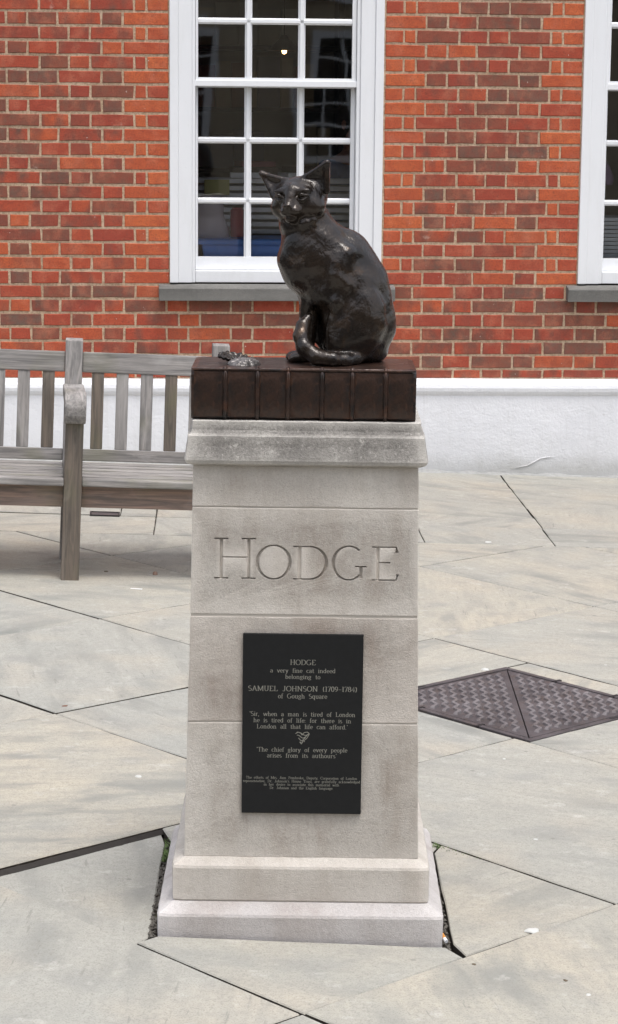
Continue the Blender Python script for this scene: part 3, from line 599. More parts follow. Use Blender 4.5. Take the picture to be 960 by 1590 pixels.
for k, (u, wd, h) in enumerate([(-.30, .22, .03), (-.28, .26, .028), (-.27, .2, .03), (.0, .24, .03), (.01, .2, .035)]):
    z = 1.537+.031*(k if k < 3 else k-3)
    tag(B().box((-wd/2, -.09, 0), (wd/2, .09, h)).obj('book', [PAPER, DARKW, simple('cloth_board_%d' % k, (.16, .05, .06), .7)][k % 3], None, hpt(u, .76, z), (0, 0, YAW+.1*k), bevel=.003),
        ['grey book at the foot of the left pile on the paper trays', 'dark book in the middle of the left pile on the trays', 'maroon book on top of the left pile on the trays', 'grey book under another on the right of the trays', 'dark book topmost of the right pile on the trays'][k], 'book', 'books lying on the paper trays')
t = room('bookshelf', 'tall dark shelf of box files against the far wall of the room', 'bookshelf', -.1, 3.2, .2)
for sx in (-1.5, -.5, .5, 1.5): B().box((sx-.02, -.17, 0), (sx+.02, .17, 2.6)).obj('upright', DARKW, t)
for k in range(7): B().box((-1.48, -.165, .1+.4*k), (1.48, .165, .13+.4*k)).obj('shelf', DARKW, t)
FILES = [simple('file_%d' % k, c, .8) for k, c in enumerate([(.60, .57, .5), (.32, .14, .10), (.2, .2, .26), (.5, .42, .3)])]
for s in range(2, 6):
    x = -1.42
    while x < 1.4:
        wd = random.uniform(.06, .16); hh = random.uniform(.22, .33)
        if random.random() < .8 and not any(abs(x+wd/2-q) < .03+wd/2 for q in (-.5, .5)): B().box((x, -.14, .13+.4*s), (x+wd-.008, .12, .13+.4*s+hh)).obj('box_file', FILES[random.randrange(4)], t)
        x += wd
t = room('paper_stack', 'tall stack of white papers inside the right window', 'papers', 1.70, .37, 1.0)
PW = simple('paper_white', (.62, .65, .74), .8)
for k in range(16): B().box((-.11, -.15, .022*k), (.11, .15, .022*k+.018)).obj('sheaf', PW, t, (random.uniform(-.012, .012), random.uniform(-.015, .015), 0), (0, 0, random.uniform(-.12, .12)))
t = room('side_table', 'dark side table inside the right window under the papers', 'table', 1.85, .53, .2)
B().box((-.5, -.25, .76), (.5, .25, .795)).obj('table_top', DARKW, t)
for sx in (-.46, .46):
    for sy in (-.21, .21): B().box((sx-.025, sy-.025, 0), (sx+.025, sy+.025, .758)).obj('leg', DARKW, t)
tag(bag().obj('hanging_cloth', simple('mauve_cloth', (.33, .22, .38), .9), None, hpt(1.585, .42, 1.52), (0, 0, 0), smooth=True), 'mauve cloth hanging at the side of the right window', 'cloth')
lamp = room('pendant_lamp', 'small lit pendant lamp hanging in the dark room behind the upper sash', 'lamp', -.02, 2.3, 2.28)
B().tube([(0, 0, .10), (0, 0, 1.015)], .004, 6).obj('flex', DARKW, lamp); B().lathe([(.02, .10), (.035, .07), (.11, .0), (.105, .0), (.03, .065)]).obj('lamp_shade', DARKW, lamp)
eb = bpy.data.materials.new('lit_bulb'); eb.use_nodes = True; eb.node_tree.nodes['Principled BSDF'].inputs['Emission Color'].default_value = (1, .62, .25, 1); eb.node_tree.nodes['Principled BSDF'].inputs['Emission Strength'].default_value = 6
B().lathe([(.003, -.02), (.012, -.015), (.016, 0), (.012, .02), (.009, .05)]).obj('bulb', eb, lamp, smooth=True)
# ---- a person in the room, mostly behind the cat and the frame
def person():
    root = empty('person', hpt(.30, 1.0, .195), (0, 0, YAW+R(35)))
    tag(root, 'person in a blue grey shirt standing in the room behind the cat', 'person')
    def skin(name, verts, edges, rad, mat):
        me = bpy.data.meshes.new(name); me.from_pydata(verts, edges, []); o = link(name, me, mat, root)
        md = o.modifiers.new('skin', 'SKIN')
        for i, r in enumerate(rad): me.skin_vertices[0].data[i].radius = r if isinstance(r, tuple) else (r, r)
        me.skin_vertices[0].data[0].use_root = True
        o.modifiers.new('sub', 'SUBSURF').levels = 2
        dg = bpy.context.evaluated_depsgraph_get(); nm = bpy.data.meshes.new_from_object(o.evaluated_get(dg)); o.modifiers.clear(); o.data = nm; nm.name = name
        nm.materials.clear(); nm.materials.append(mat); nm.shade_smooth(); return o
    SK = simple('skin', (.42, .2, .14), .6); SH = simple('blue_shirt', (.22, .27, .45), .85); TR = simple('dark_trousers', (.03, .03, .04), .9); HR = simple('brown_hair', (.04, .025, .018), .7)
    V = [(0, 0, .92), (0, 0, 1.1), (0, -.01, 1.3), (0, 0, 1.42), (0, -.01, 1.49), (0, -.02, 1.57), (0, -.03, 1.66),
         (.1, 0, .86), (.11, -.02, .48), (.11, 0, .09), (.11, -.14, .04), (-.1, 0, .86), (-.11, -.02, .48), (-.11, 0, .09), (-.11, -.14, .04),
         (.17, 0, 1.4), (.22, -.02, 1.13), (.2, -.22, 1.02), (-.17, 0, 1.4), (-.22, -.02, 1.13), (-.2, -.22, 1.02), (.19, -.29, 1.0), (-.19, -.29, 1.0)]
    E = [(0, 1), (1, 2), (2, 3), (3, 4), (4, 5), (5, 6), (0, 7), (7, 8), (8, 9), (9, 10), (0, 11), (11, 12), (12, 13), (13, 14), (3, 15), (15, 16), (16, 17), (3, 18), (18, 19), (19, 20), (17, 21), (20, 22)]
    rad = [(.13, .1), (.12, .09), (.13, .1), (.1, .08), .05, .075, .07, .085, .055, .04, .035, .085, .055, .04, .035, .055, .042, .03, .055, .042, .03, .028, .028]
    skin('body', V, E, rad, SK)
    skin('shirt', [V[0], V[1], V[2], V[3], V[15], V[16], (.205, -.16, 1.05), V[18], V[19], (-.205, -.16, 1.05)], [(0, 1), (1, 2), (2, 3), (3, 4), (4, 5), (5, 6), (3, 7), (7, 8), (8, 9)], [(.15, .12), (.14, .11), (.15, .12), (.11, .095), .07, .06, .048, .07, .06, .048], SH)
    skin('trousers', [(0, 0, .95), V[7], V[8], V[9], V[11], V[12], V[13]], [(0, 1), (1, 2), (2, 3), (0, 4), (4, 5), (5, 6)], [(.14, .11), .1, .07, .06, .1, .07, .06], TR)
    for sx in (-1, 1):
        for k in range(5):
            p = Vector((sx*(.19+.016*(k-2)), -.31, 1.0)); B().tube([p, p+Vector((0, -.04-.01*(k in (1, 2, 3)), -.015)), p+Vector((0, -.06, -.045))], [.009, .008, .006], 8).obj('finger', SK, root, smooth=True)
    hb = B(); hb.lathe([(.02, .125), (.055, .115), (.08, .08), (.09, .03), (.088, -.02), (.07, -.07)]); hb.obj('hair', HR, root, (0, .012, 1.64), smooth=True)
    B().lathe([(.004, .03), (.012, 0), (.013, -.008), (.003, -.012)], seg=8).obj('nose', SK, root, (0, -.115, 1.62), (R(-20), 0, 0), smooth=True)
    for sx in (-1, 1): B().lathe([(.003, .008), (.008, .004), (.008, -.004), (.003, -.008)], seg=8).obj('eye', DARKW, root, (sx*.03, -.098, 1.645)); B().lathe([(.004, .03), (.014, .012), (.014, -.012), (.005, -.03)], seg=8).obj('ear', SK, root, (sx*.078, -.02, 1.64), smooth=True)
    B().tube([(-.022, -.1, 1.59), (0, -.106, 1.588), (.022, -.1, 1.59)], .005, 6).obj('mouth', simple('lips', (.3, .1, .09), .6), root)
person()
# ------------------------------------------------------------------ the house across the court (seen in the panes)
BEIGE = simple('pale_stone', (.50, .42, .31), .9, 0, .25, 3); SLATE = simple('slate_roof', (.07, .07, .075), .7)
opp = tag(empty('stone_house', (0, -11.0, 0)), 'pale stone house across the court, mirrored in the window panes', 'building')
ob = B(); wins = [(x, z) for x in (-8, -5.2, -2.4, .4, 3.2, 6.0) for z in (1.1, 4.4, 7.0)]
B().box((-11, -.6, -.6), (11, -.06, 9.4)).obj('wall', BEIGE, opp)
B().box((-11.2, -.65, 9.4), (11.2, .25, 9.6)).obj('cornice', WHITE, opp); B().box((-11, -.055, 3.55), (11, .06, 3.75)).obj('string_course', WHITE, opp); B().box((-11, -.6, 9.6), (11, -.1, 10)).obj('parapet', BEIGE, opp)
DG = simple('dark_panes', (.02, .022, .025), .1)
for x, z in wins:
    e = B(); 
    for a, b in (((x-.12, -.058, z-.1), (x, .05, z+2.1)), ((x+1.2, -.058, z-.1), (x+1.32, .05, z+2.1)), ((x, -.058, z+2.0), (x+1.2, .05, z+2.1)), ((x, -.058, z-.1), (x+1.2, .08, z))): e.box(a, b)
    for k in (1, 2): e.box((x+.4*k-.02, -.05, z), (x+.4*k+.02, .0, z+2))
    for k in range(1, 6): e.box((x, -.048, z+2*k/6-.02), (x+1.2, .002, z+2*k/6+.02))
    wi = e.obj('window', WHITE, opp); B().box((x, -.057, z), (x+1.2, -.053, z+2)).obj('pane', DG, wi)
# ------------------------------------------------------------------ the bench
bench = tag(empty('park_bench', (-.97, 9.06, gz(-.97)), (0, math.atan(GS)+.008, R(7))), 'long weathered grey timber bench with slatted back and arm divisions', 'bench')
SH_ = .62; bays = [-2, -1, 0, 1]
def rotx(pts, ang, y0, z0): return [(x, y0+(y-y0)*math.cos(ang)-(z-z0)*math.sin(ang), z0+(y-y0)*math.sin(ang)+(z-z0)*math.cos(ang)) for x, y, z in pts]
REC = R(9)
for b in bays:
    x = b*SH_
    B().box((x-.036, -.035, -.02), (x+.036, .035, .694)).obj('front_leg', WOOD_DK if b == 0 else WOOD, bench, bevel=.004, grain='z')
    # rear post: upright below the seat, raked above it
    pts = [(.40, -.02), (.47, -.02), (.475, .42), (.545, .925), (.535, .93), (.478, .925), (.405, .42)]
    B().prism([(0, y, z) for y, z in pts], (x-.036, 0, 0), (x+.036, 0, 0)).obj('back_post', WOOD, bench, bevel=.004, grain='z')
    # arm with a rolled front end
    arm = [(.445, .70), (.445, .745), (.2, .755), (0, .765), (-.035, .76), (-.065, .742), (-.078, .712), (-.075, .675), (-.058, .648), (-.036, .640), (-.036, .695)]
    B().prism([(0, y, z) for y, z in arm], (x-.043, 0, 0), (x+.043, 0, 0)).obj('armrest', WOOD, bench, bevel=.007, seg=3, grain='y')
    B().box((x-.025, .036, .30), (x+.025, .402, .385)).obj('side_rail', WOOD_DK, bench, bevel=.003, grain='y')
for b in bays[:-1]:
    x0, x1 = b*SH_+.037, (b+1)*SH_-.037; xs0, xs1 = x0, x1
    o = B(); o.box((0, -.02, -.043), (x1-x0, .02, .043)); o.obj('top_rail', WOOD, bench, (x0, .50, .832), (REC*-1+R(2), 0, 0), bevel=.005, grain='x')
    B().box((0, -.018, -.025), (x1-x0, .018, .025)).obj('bottom_rail', WOOD, bench, (x0, .437, .446), (-REC, 0, 0), bevel=.004, grain='x')
    B().box((x0, .008, .295), (x1, .034, .387)).obj('apron', WOOD_RED, bench, bevel=.003, grain='x')
    for k in range(5):
        xc = b*SH_+SH_*(k+1)/6
        B().box((-.0255, -.009, 0), (.0255, .009, .325)).obj('back_slat', WOOD if (k+b) % 3 else WOOD_DK, bench, (xc, .438, .472), (-REC, 0, 0), bevel=.003, grain='z')
    for k, (y0, y1) in enumerate([(-.042, .022), (.038, .102), (.118, .182), (.198, .262), (.278, .342), (.358, .422)]):
        a0, a1 = (x0, x1)
        z = .396-.0*k
        B().box((a0, y0, z-.008), (a1, y1, z+.022)).obj('seat_slat', WOOD, bench, bevel=.006, grain='x')
# ------------------------------------------------------------------ the pedestal
PC = Vector((-.0125, 5.427)); ped = tag(empty('pedestal', (PC.x, PC.y, 0), (0, R(.25), 0)), 'tall square limestone pedestal carved HODGE with a black plaque', 'pedestal')
def half(z): return np.interp(z, [.18, .76, 1.015, 1.113], [.2765, .2645, .2608, .259])
def block(z0, z1, mat, cutter=None):
    bl = B(); bl.frus((0, 0), (half(z0), half(z0)), (half(z1), half(z1)), z0, z1)
    return bl.obj('stone_block', mat, ped, bevel=.0026, seg=2)
def worn(o, amp=.0012, cuts=10):
    """gentle unevenness: subdivide and displace so long edges are not ruled"""
    bm = bmesh.new(); bm.from_mesh(o.data)
    for _ in range(3):
        es = [e for e in bm.edges if e.calc_length() > .05]
        if es: bmesh.ops.subdivide_edges(bm, edges=es, cuts=1, use_grid_fill=True)
    for v in bm.verts:
        p = v.co*23; q = v.co*61
        v.co += Vector((math.sin(p.y*1.3+p.z)+math.sin(q.z), math.sin(p.x+p.z*1.4)+math.sin(q.x*.9+q.z), math.sin(p.x*1.2+p.y)+math.sin(q.y+q.x)*.8))*amp*.5
    bm.to_mesh(o.data); bm.free()
zj = [.182, .507, .761, 1.0155, 1.113]
b1 = block(zj[0]-.002, zj[1]-.0012, STONE); b2 = block(zj[1]+.0012, zj[2]-.0025, STONE_WARM); b3 = block(zj[2]+.0025, zj[3]-.001, STONE); b4 = block(zj[3]+.001, zj[4], STONE)
for o in (b1, b2, b4): worn(o, .0008)
co = B()
for za, zb in ((.17, .83), (.975, 1.108)): co.frus((0, 0), (half(za)-.0018,)*2, (half(zb)-.0018,)*2, za, zb)
co.obj('mortar_core', MORTAR_PED, ped)
# carved word: V-cut grooves taken out of the second block from the top
front = lambda z: -float(half(z))
def carve():
    cut = B(); px = .001488
    base_z = {'H': .8465, 'o': .8455}
    for ch, x0, x1, hh in [('H', 331, 395.6, 65), ('O', 398, 449, 54.5), ('D', 454, 505.5, 53.5), ('G', 516, 568, 54.5), ('E', 576, 617, 54)]:
        adv, st = GL[ch]; xs = [p[0] for s in st for p in s]; a, b = min(xs), max(xs); sx = (x1-x0)*px/(b-a); sz = hh*px
        ox = (x0-472)*px; z0 = .8470
        for s in st:
            o, cl = strip(s, .115*(54/hh), .055*(54/hh)); m = len(o)-1 if cl else len(o); rings = []
            for i in range(m):
                l, r = o[i]; c = (l+r)/2; q = []
                for p, dep in ((l+(l-c)*.25, -.003), (r+(r-c)*.25, -.003), (c+(r-c)*.2, .0068), (c+(l-c)*.2, .0068)):
                    x = ox+(p.x-a)*sx; z = z0+p.y*sz; q.append((x, front(z)+dep, z))
                rings.append(q)
            v = [p for q in rings for p in q]; f = []
            for i in range(m if cl else m-1):
                k = (i+1) % m
                for e in range(4): f.append((4*i+e, 4*i+(e+1) % 4, 4*k+(e+1) % 4, 4*k+e))
            if not cl: f += [(3, 2, 1, 0), tuple(4*(m-1)+e for e in range(4))]
            cut.poly(v, f)
    co = cut.obj('cutter', None, ped); co.data.materials.clear()
    md = b3.modifiers.new('carve', 'BOOLEAN'); md.object = co; md.operation = 'DIFFERENCE'; md.solver = 'EXACT'; md.use_self = True
    bpy.context.view_layer.update(); dg = bpy.context.evaluated_depsgraph_get()
    nm = bpy.data.meshes.new_from_object(b3.evaluated_get(dg)); b3.modifiers.clear(); b3.data = nm; nm.name = 'stone_block'
    if not nm.materials: nm.materials.append(STONE)
    me = co.data; bpy.data.objects.remove(co); bpy.data.meshes.remove(me)
carve()
b3['label'] = 'block with the carved word HODGE'
# moulded cap
prof = [(half(1.113)-.02, 1.1135), (.266, 1.1135), (.2775, 1.119), (.2805, 1.127), (.2795, 1.135), (.2755, 1.158), (.2735, 1.176), (.2735, 1.182), (.2675, 1.188), (.2645, 1.195), (.2635, 1.2145), (.2615, 1.2165), (.05, 1.2165)]
def ring(prof, name, mat, amp=.0014):
    b = B(); seg = 24; n = 4*seg
    for h, z in prof:
        for s in range(4):
            for i in range(seg):
                t = -1+2*i/seg; x, y = [(t, -1), (1, t), (-t, 1), (-1, -t)][s]
                rr = 1
                if abs(t) == 1: rr = .988
                p = Vector((x*h*rr, y*h*rr, z)); q = p*47; r2 = p*103
                d = (math.sin(q.x+q.z*2)+math.sin(q.y*1.3-q.z)+.7*math.sin(r2.x-r2.z)+.7*math.sin(r2.y+r2.z*1.6))*amp*.4
                b.v.append((p.x*(1+d*3), p.y*(1+d*3), p.z+d*.5))
    for k in range(len(prof)-1):
        for i in range(n): b.f.append((k*n+i, k*n+(i+1) % n, (k+1)*n+(i+1) % n, (k+1)*n+i))
    b.f.append(tuple(range(n))[::-1]); b.f.append(tuple(range((len(prof)-1)*n, len(prof)*n)))
    return b.obj(name, mat, ped, bevel=0)
ring(prof, 'cap', STONE_CAP)
ring([(.286, .080), (.3015, .080), (.3038, .084), (.3038, .160), (.3015, .166), (.2805, .1795), (.2735, .1815), (.1, .1815)], 'step', STONE, .0008)
ring([(.33, -.06), (.336, -.05), (.337, .052), (.334, .058), (.306, .078), (.303, .0795), (.1, .0795)], 'base', STONE_PALE, .0008)
# plaque with its lettering
def plq():
    pz0, pz1 = .2905, .720; x0, x1 = -.1412, .1388
    fy = lambda z: front(z)-.009
    pl = B(); pl.poly([(x0, fy(pz0), pz0), (x1, fy(pz0), pz0), (x1, fy(pz1), pz1), (x0, fy(pz1), pz1), (x0, fy(pz0)+.011, pz0), (x1, fy(pz0)+.011, pz0), (x1, fy(pz1)+.011, pz1), (x0, fy(pz1)+.011, pz1)],
                      [(0, 1, 2, 3), (7, 6, 5, 4), (0, 4, 5, 1), (1, 5, 6, 2), (2, 6, 7, 3), (3, 7, 4, 0)])
    p = pl.obj('plaque', PLAQUE, ped, bevel=.0012)
    T = B(); cx = (x0+x1)/2; H = pz1-pz0; sc = H/276.5; yl = lambda z: fy(z)-.0006
    zz = lambda py: pz1-(py-984.5)*sc
    for txt, base, h, wid in [("HODGE", 1031, 7.8, 39), ("a very fine cat indeed", 1043, 6.6, 98), ("belonging to", 1052.5, 6.6, 53), ("SAMUEL JOHNSON (1709-1784)", 1071.5, 7.8, 164), ("of Gough Square", 1082.5, 7.2, 74),
            ("'Sir, when a man is tired of London", 1110, 6.8, 159), ("he is tired of life: for there is in", 1119.7, 6.8, 147), ("London all that life can afford.'", 1129.3, 6.8, 137),
            ("'The chief glory of every people", 1165, 6.8, 137), ("arises from its authours'", 1174, 6.8, 105),
            ("The efforts of Mrs. Ann Pembroke, Deputy, Corporation of London", 1207.3, 4.0, 168), ("representative, Dr. Johnson's House Trust, are gratefully acknowledged", 1212.6, 4.0, 177), ("in her desire to associate this memorial with", 1217.8, 4.0, 114), ("Dr. Johnson and the English language.", 1223, 4.0, 96)]:
        text_flat(T, txt, cx, zz(base), h*sc, wid*sc, yl)
    T.obj('lettering', LETTER, p, recalc=False)
    E_ = B(); ec = Vector((cx, zz(1143)))     # heart-shaped flourish of interlaced pen strokes
    def stroke(pts, wd):
        pts = [(x, y) for x, y in pts]
        for i in range(len(pts)-1):
            a, b = Vector(pts[i]), Vector(pts[i+1]); d = (b-a).normalized(); q = Vector((-d.y, d.x))*wd
            E_.poly([(ec.x+p.x*sc, yl(ec.y+p.y*sc), ec.y+p.y*sc) for p in (a+q, b+q, b-q, a-q)], [(0, 1, 2, 3)])
    for k in range(4): stroke([(-10+2.2*k+t*(20-4.2*k), 6-4.2*k+2.3*math.sin(t*6.3+k)) for t in np.linspace(0, 1, 12)], .55)
    stroke([(-10, 6), (-7, 9), (-2, 7), (0, 4), (3, 8), (8, 9), (11, 6), (7, -1), (2, -5), (-1, -10), (-2, -6)], .5)
    E_.obj('emblem', LETTER, p, recalc=False)
plq()
# ------------------------------------------------------------------ bronze book
BY0, BY1, BZ0, BZ1 = 5.172, 5.435, 1.2175, 1.337
BX0, BX1 = -.2725, .2425
book = tag(empty('bronze_book', ((BX0+BX1)/2, BY0, BZ0), (0, R(.25), 0)), 'thick closed bronze book lying on the pedestal under the cat', 'book')
hw = (BX1-BX0)/2; bh = BZ1-BZ0; bdp = BY1-BY0
ribs = [(p-294.3)/354.9*2*hw-hw for p in (348.2, 399, 447.3, 500.8, 548.5, 601)]
edges = [-hw]+ribs+[hw]
def book_core():
    b = B(); nx, nz = 40, 8
    prof = [(.012, 0), (.003, .006), (0, .02), (-.001, bh*.5), (0, bh-.016), (.003, bh-.006), (.010, bh-.0008), (.03, bh), (bdp-.03, bh), (bdp-.004, bh-.003), (bdp, bh-.01), (bdp, .004)]
    xs = np.linspace(-hw, hw, nx+1); n = len(prof)
    for x in xs:
        e = min(1, (hw-abs(x))/.006)
        for y, z in prof: b.v.append((x, y+.004*(1-e)**2*(1 if y < .1 else -1)+.0008*math.sin(x*70+z*50), z-.002*(1-e)*(z > .05)+.0007*math.sin(x*41+y*60)))
    for i in range(nx):
        for j in range(n): b.f.append((i*n+j, (i+1)*n+j, (i+1)*n+(j+1) % n, i*n+(j+1) % n))
    b.f.append(tuple(range(n))); b.f.append(tuple(range(nx*n, nx*n+n))[::-1]); return b
book_core().obj('cover', BRONZE_BOOK, book)
for a, b in zip(edges, edges[1:]):      # the leather panels between the raised bands
    w2 = (b-a)/2-.0065; c = (a+b)/2
    v = []
    for i in range(7):
        for j in range(7):
            s, t = -1+i/3, -1+j/3; bul = (1-abs(s)**3)*(1-abs(t)**4)
            v.append((s*w2, -.001-.0045*bul+.0006*math.sin(i*2.1+j*1.7+a*50), bh/2+t*(bh/2-.008)))
    B().poly(v, [(7*i+j, 7*i+7+j, 7*i+8+j, 7*i+1+j) for i in range(6) for j in range(6)]).obj('spine_panel', BRONZE_BOOK, book, (c, 0, 0), smooth=True)
for x in ribs:
    B().tube([(x+.0006*math.sin(k*2.3+x*90), -.0006 if 0 < k < 9 else .006, .002+(bh-.003)*k/9) for k in range(10)]+[(x, .02, bh-.0005)], [.0052]*10+[.003], 8).obj('raised_band', BRONZE_BOOK, book, smooth=True)
B().box((-hw+.001, -.0035, bh-.0055), (hw-.001, .004, bh-.0015)).obj('spine_edge', BRONZE_BOOK, book, bevel=.0015)
# ------------------------------------------------------------------ bronze cat: one continuous body from a signed distance field
def cat_mesh():
    h = 1.55; lo = np.array([-132, -97, -5.]); hi = np.array([108, 80, 330.]); dim = np.ceil((hi-lo)/h).astype(int)+1
    ax = [lo[i]+h*np.arange(dim[i], dtype=np.float32) for i in range(3)]
    D = np.full(dim, 60, np.float32)
    def box(c0, c1, pad):
        sl = []
        for i in range(3):
            a = int(max(0, math.floor((c0[i]-pad-lo[i])/h))); b = int(min(dim[i], math.ceil((c1[i]+pad-lo[i])/h)+1)); sl.append(slice(a, max(b, a+1)))
        return tuple(sl)
    def grid(sl): return np.meshgrid(ax[0][sl[0]], ax[1][sl[1]], ax[2][sl[2]], indexing='ij', sparse=True)
    def smin(a, b, k): t = np.clip(.5+.5*(b-a)/k, 0, 1); return b*(1-t)+a*t-k*t*(1-t)
    def smax(a, b, k): return -smin(-a, -b, k)
    def ell_sdf(sl, c, r, Rm=None):
        x, y, z = grid(sl); x = x-c[0]; y = y-c[1]; z = z-c[2]
        if Rm is not None: x, y, z = [Rm[i][0]*x+Rm[i][1]*y+Rm[i][2]*z for i in range(3)]
        k0 = np.sqrt((x/r[0])**2+(y/r[1])**2+(z/r[2])**2); k1 = np.sqrt((x/r[0]**2)**2+(y/r[1]**2)**2+(z/r[2]**2)**2)+1e-6
        return k0*(k0-1)/k1
    def E(c, r, k=10, Rm=None, sub=False):
        m = max(r); sl = box([v-m for v in c], [v+m for v in c], k+8); d = ell_sdf(sl, c, r, Rm)
        D[sl] = smax(D[sl], -d, k) if sub else smin(D[sl], d, k)
    def cap_sdf(sl, a, b, ra, rb):
        x, y, z = grid(sl); a = np.array(a, float); b = np.array(b, float); ba = b-a
        t = np.clip(((x-a[0])*ba[0]+(y-a[1])*ba[1]+(z-a[2])*ba[2])/ba.dot(ba), 0, 1)
        return np.sqrt((x-a[0]-ba[0]*t)**2+(y-a[1]-ba[1]*t)**2+(z-a[2]-ba[2]*t)**2)-(ra+(rb-ra)*t)
    def C(pts, rad, k=8, sub=False, inner=3):
        c0 = np.min(pts, 0)-max(rad); c1 = np.max(pts, 0)+max(rad); sl = box(c0, c1, k+8); d = None
        for i in range(len(pts)-1):
            e = cap_sdf(sl, pts[i], pts[i+1], rad[i], rad[i+1]); d = e if d is None else smin(d, e, inner)
        D[sl] = smax(D[sl], -d, k) if sub else smin(D[sl], d, k)
    def T(a, b, c, r, k=4):             # thick triangle
        a, b, c = [np.array(v, np.float32) for v in (a, b, c)]; sl = box(np.min([a, b, c], 0)-r, np.max([a, b, c], 0)+r, k+8)
        g = np.stack(np.broadcast_arrays(*grid(sl)), -1); dot = lambda u, v: (u*v).sum(-1); cl = lambda v: np.clip(v, 0, 1)[..., None]
        ba, cb, ac = b-a, c-b, a-c; pa, pb, pc = g-a, g-b, g-c; n = np.cross(ba, ac)
        ins = np.sign(dot(np.cross(ba, n), pa))+np.sign(dot(np.cross(cb, n), pb))+np.sign(dot(np.cross(ac, n), pc)) < 2
        sq = lambda v: dot(v, v)
        de = np.minimum(np.minimum(sq(ba*cl(dot(ba, pa)/sq(ba))-pa), sq(cb*cl(dot(cb, pb)/sq(cb))-pb)), sq(ac*cl(dot(ac, pc)/sq(ac))-pc))
        d = np.sqrt(np.where(ins, de, dot(n, pa)**2/sq(n)))-r; D[sl] = smin(D[sl], d, k)
    # trunk
    E((28, 5, 62), (68, 58, 66), 4); E((15, 2, 115), (70, 52, 70), 18); E((5, 0, 158), (55, 46, 55), 10); E((-33, -8, 164), (57, 48, 64), 10); E((45, 8, 14), (37, 42, 22), 12)
    C([(-47, -6, 218), (-30, -3, 182)], [41, 49], 9)
    E((-2, -40, 150), (30, 14, 44), 14, )            # near shoulder blade
    E((-22, -36, 118), (22, 16, 34), 12)             # upper foreleg muscle
    E((30, -34, 112), (30, 20, 34), 12); C([(14, -44, 172), (2, -50, 140), (-14, -44, 108)], [10, 12, 9], 12); C([(14, -50, 126), (2, -53, 100), (-3, -53, 74)], [6, 7, 6], 16)              # flank
    # thighs
    tl = R(-16); Rt = np.array([[math.cos(tl), 0, math.sin(tl)], [0, 1, 0], [-math.sin(tl), 0, math.cos(tl)]])
    E((-31, -34, 46), (13, 40, 44), 8, None, True)
    E((34, -38, 62), (42, 27, 60), 9, Rt); E((8, -46, 40), (22, 18, 36), 10, Rt); E((-2, -50, 62), (9, 8, 22), 9, Rt); E((16, 46, 50), (44, 24, 48), 10)
    E((-6, -58, 9), (30, 13, 10), 7)
    # forelegs and paws
    C([(-42, 16, 118), (-43, 18, 72), (-46, 14, 12)], [20, 12, 11], 8); C([(-34, -16, 124), (-41, -18, 72), (-45, -20, 12)], [22, 13.5, 12], 8)
    E((-58, 2, 7.5), (18, 13, 9), 5); E((-55, -27, 8), (18, 13, 9), 5)
    for q in (-7, 0, 7): E((-70, 2+q, 6), (6, 4, 5.5), 3); E((-67, -28+q, 6), (6, 4, 5.5), 3)
    # tail lies along the near side, round the feet, tip curled up
    C([(40, -30, 16), (30, -50, 10), (16, -67, 8.5), (-4, -75, 10.5), (-28, -75, 14), (-47, -68, 28), (-53, -60, 46), (-50, -52, 62), (-42, -46, 73)], [13, 11, 10, 11, 12.5, 12.5, 11.5, 9.5, 6.5], 7, inner=5)
    # head, in its own frame
    ph = R(24); HO = np.array([-55, -14, 262.]); ct = R(-3)
    rx = np.array([math.cos(ph), -math.sin(ph), 0]); fx = np.array([-math.sin(ph), -math.cos(ph), 0]); ux = np.array([0, 0, 1.])
    rx, ux = rx*math.cos(ct)-ux*math.sin(ct), ux*math.cos(ct)+rx*math.sin(ct)
    Rm = np.array([rx, fx, ux]); P = lambda r, f, u: HO+rx*r+fx*f+ux*u
    HE = lambda r, f, u, q, k=8, sub=False: E(P(r, f, u), q, k, Rm, sub)
    HE(0, -2, 0, (41, 39, 33), 6); HE(0, 12, -6, (34, 28, 24), 10)
    for s in (-1, 1):
        HE(s*25, 12, -15, (19, 20, 17), 8)            # cheeks
        HE(s*18, 30.5, 10.5, (12, 6.5, 4.5), 7)               # brow
    C([P(0, 30, 12), P(0, 38, 2), P(0, 46, -11)], [10, 8, 6.5], 6)
    HE(0, 33, -20, (17, 15, 13), 10)
    for s in (-1, 1): HE(s*7.5, 42, -21, (8.5, 8, 7.5), 5)
    HE(0, 50.5, -12.5, (6, 4.5, 4), 2.5); HE(0, 39, -33, (9.5, 9, 7), 5)
    for s in (-1, 1):
        HE(s*20, 41, 1, (10, 9, 6), 4, True); HE(s*19.5, 31.5, .5, (8, 7, 5.2), 1.5)
        C([P(s*11, 38, -1), P(s*19, 39.5, 4.5), P(s*28, 33, 3)], [1.6, 2.3, 1.6], 2); C([P(s*11, 38, -2), P(s*19, 38.5, -4.5), P(s*28, 33, 0)], [1.4, 1.8, 1.4], 2)
        C([P(s*11.5, 37.5, -1), P(s*20, 39, -.2), P(s*27, 34.5, 1)], [.9, 1.1, .8], 1, True)
        C([P(0, 51, -25), P(s*8, 47, -29), P(s*15, 38, -31)], [1.3, 1.3, 1.0], 1.5, True)
        C([P(s*2.6, 55, -13), P(s*4, 53.5, -13.5)], [1.2, 1.2], 1, True)
    C([P(0, 55, -16), P(0, 52, -25)], [1, 1.1], 1.2, True)
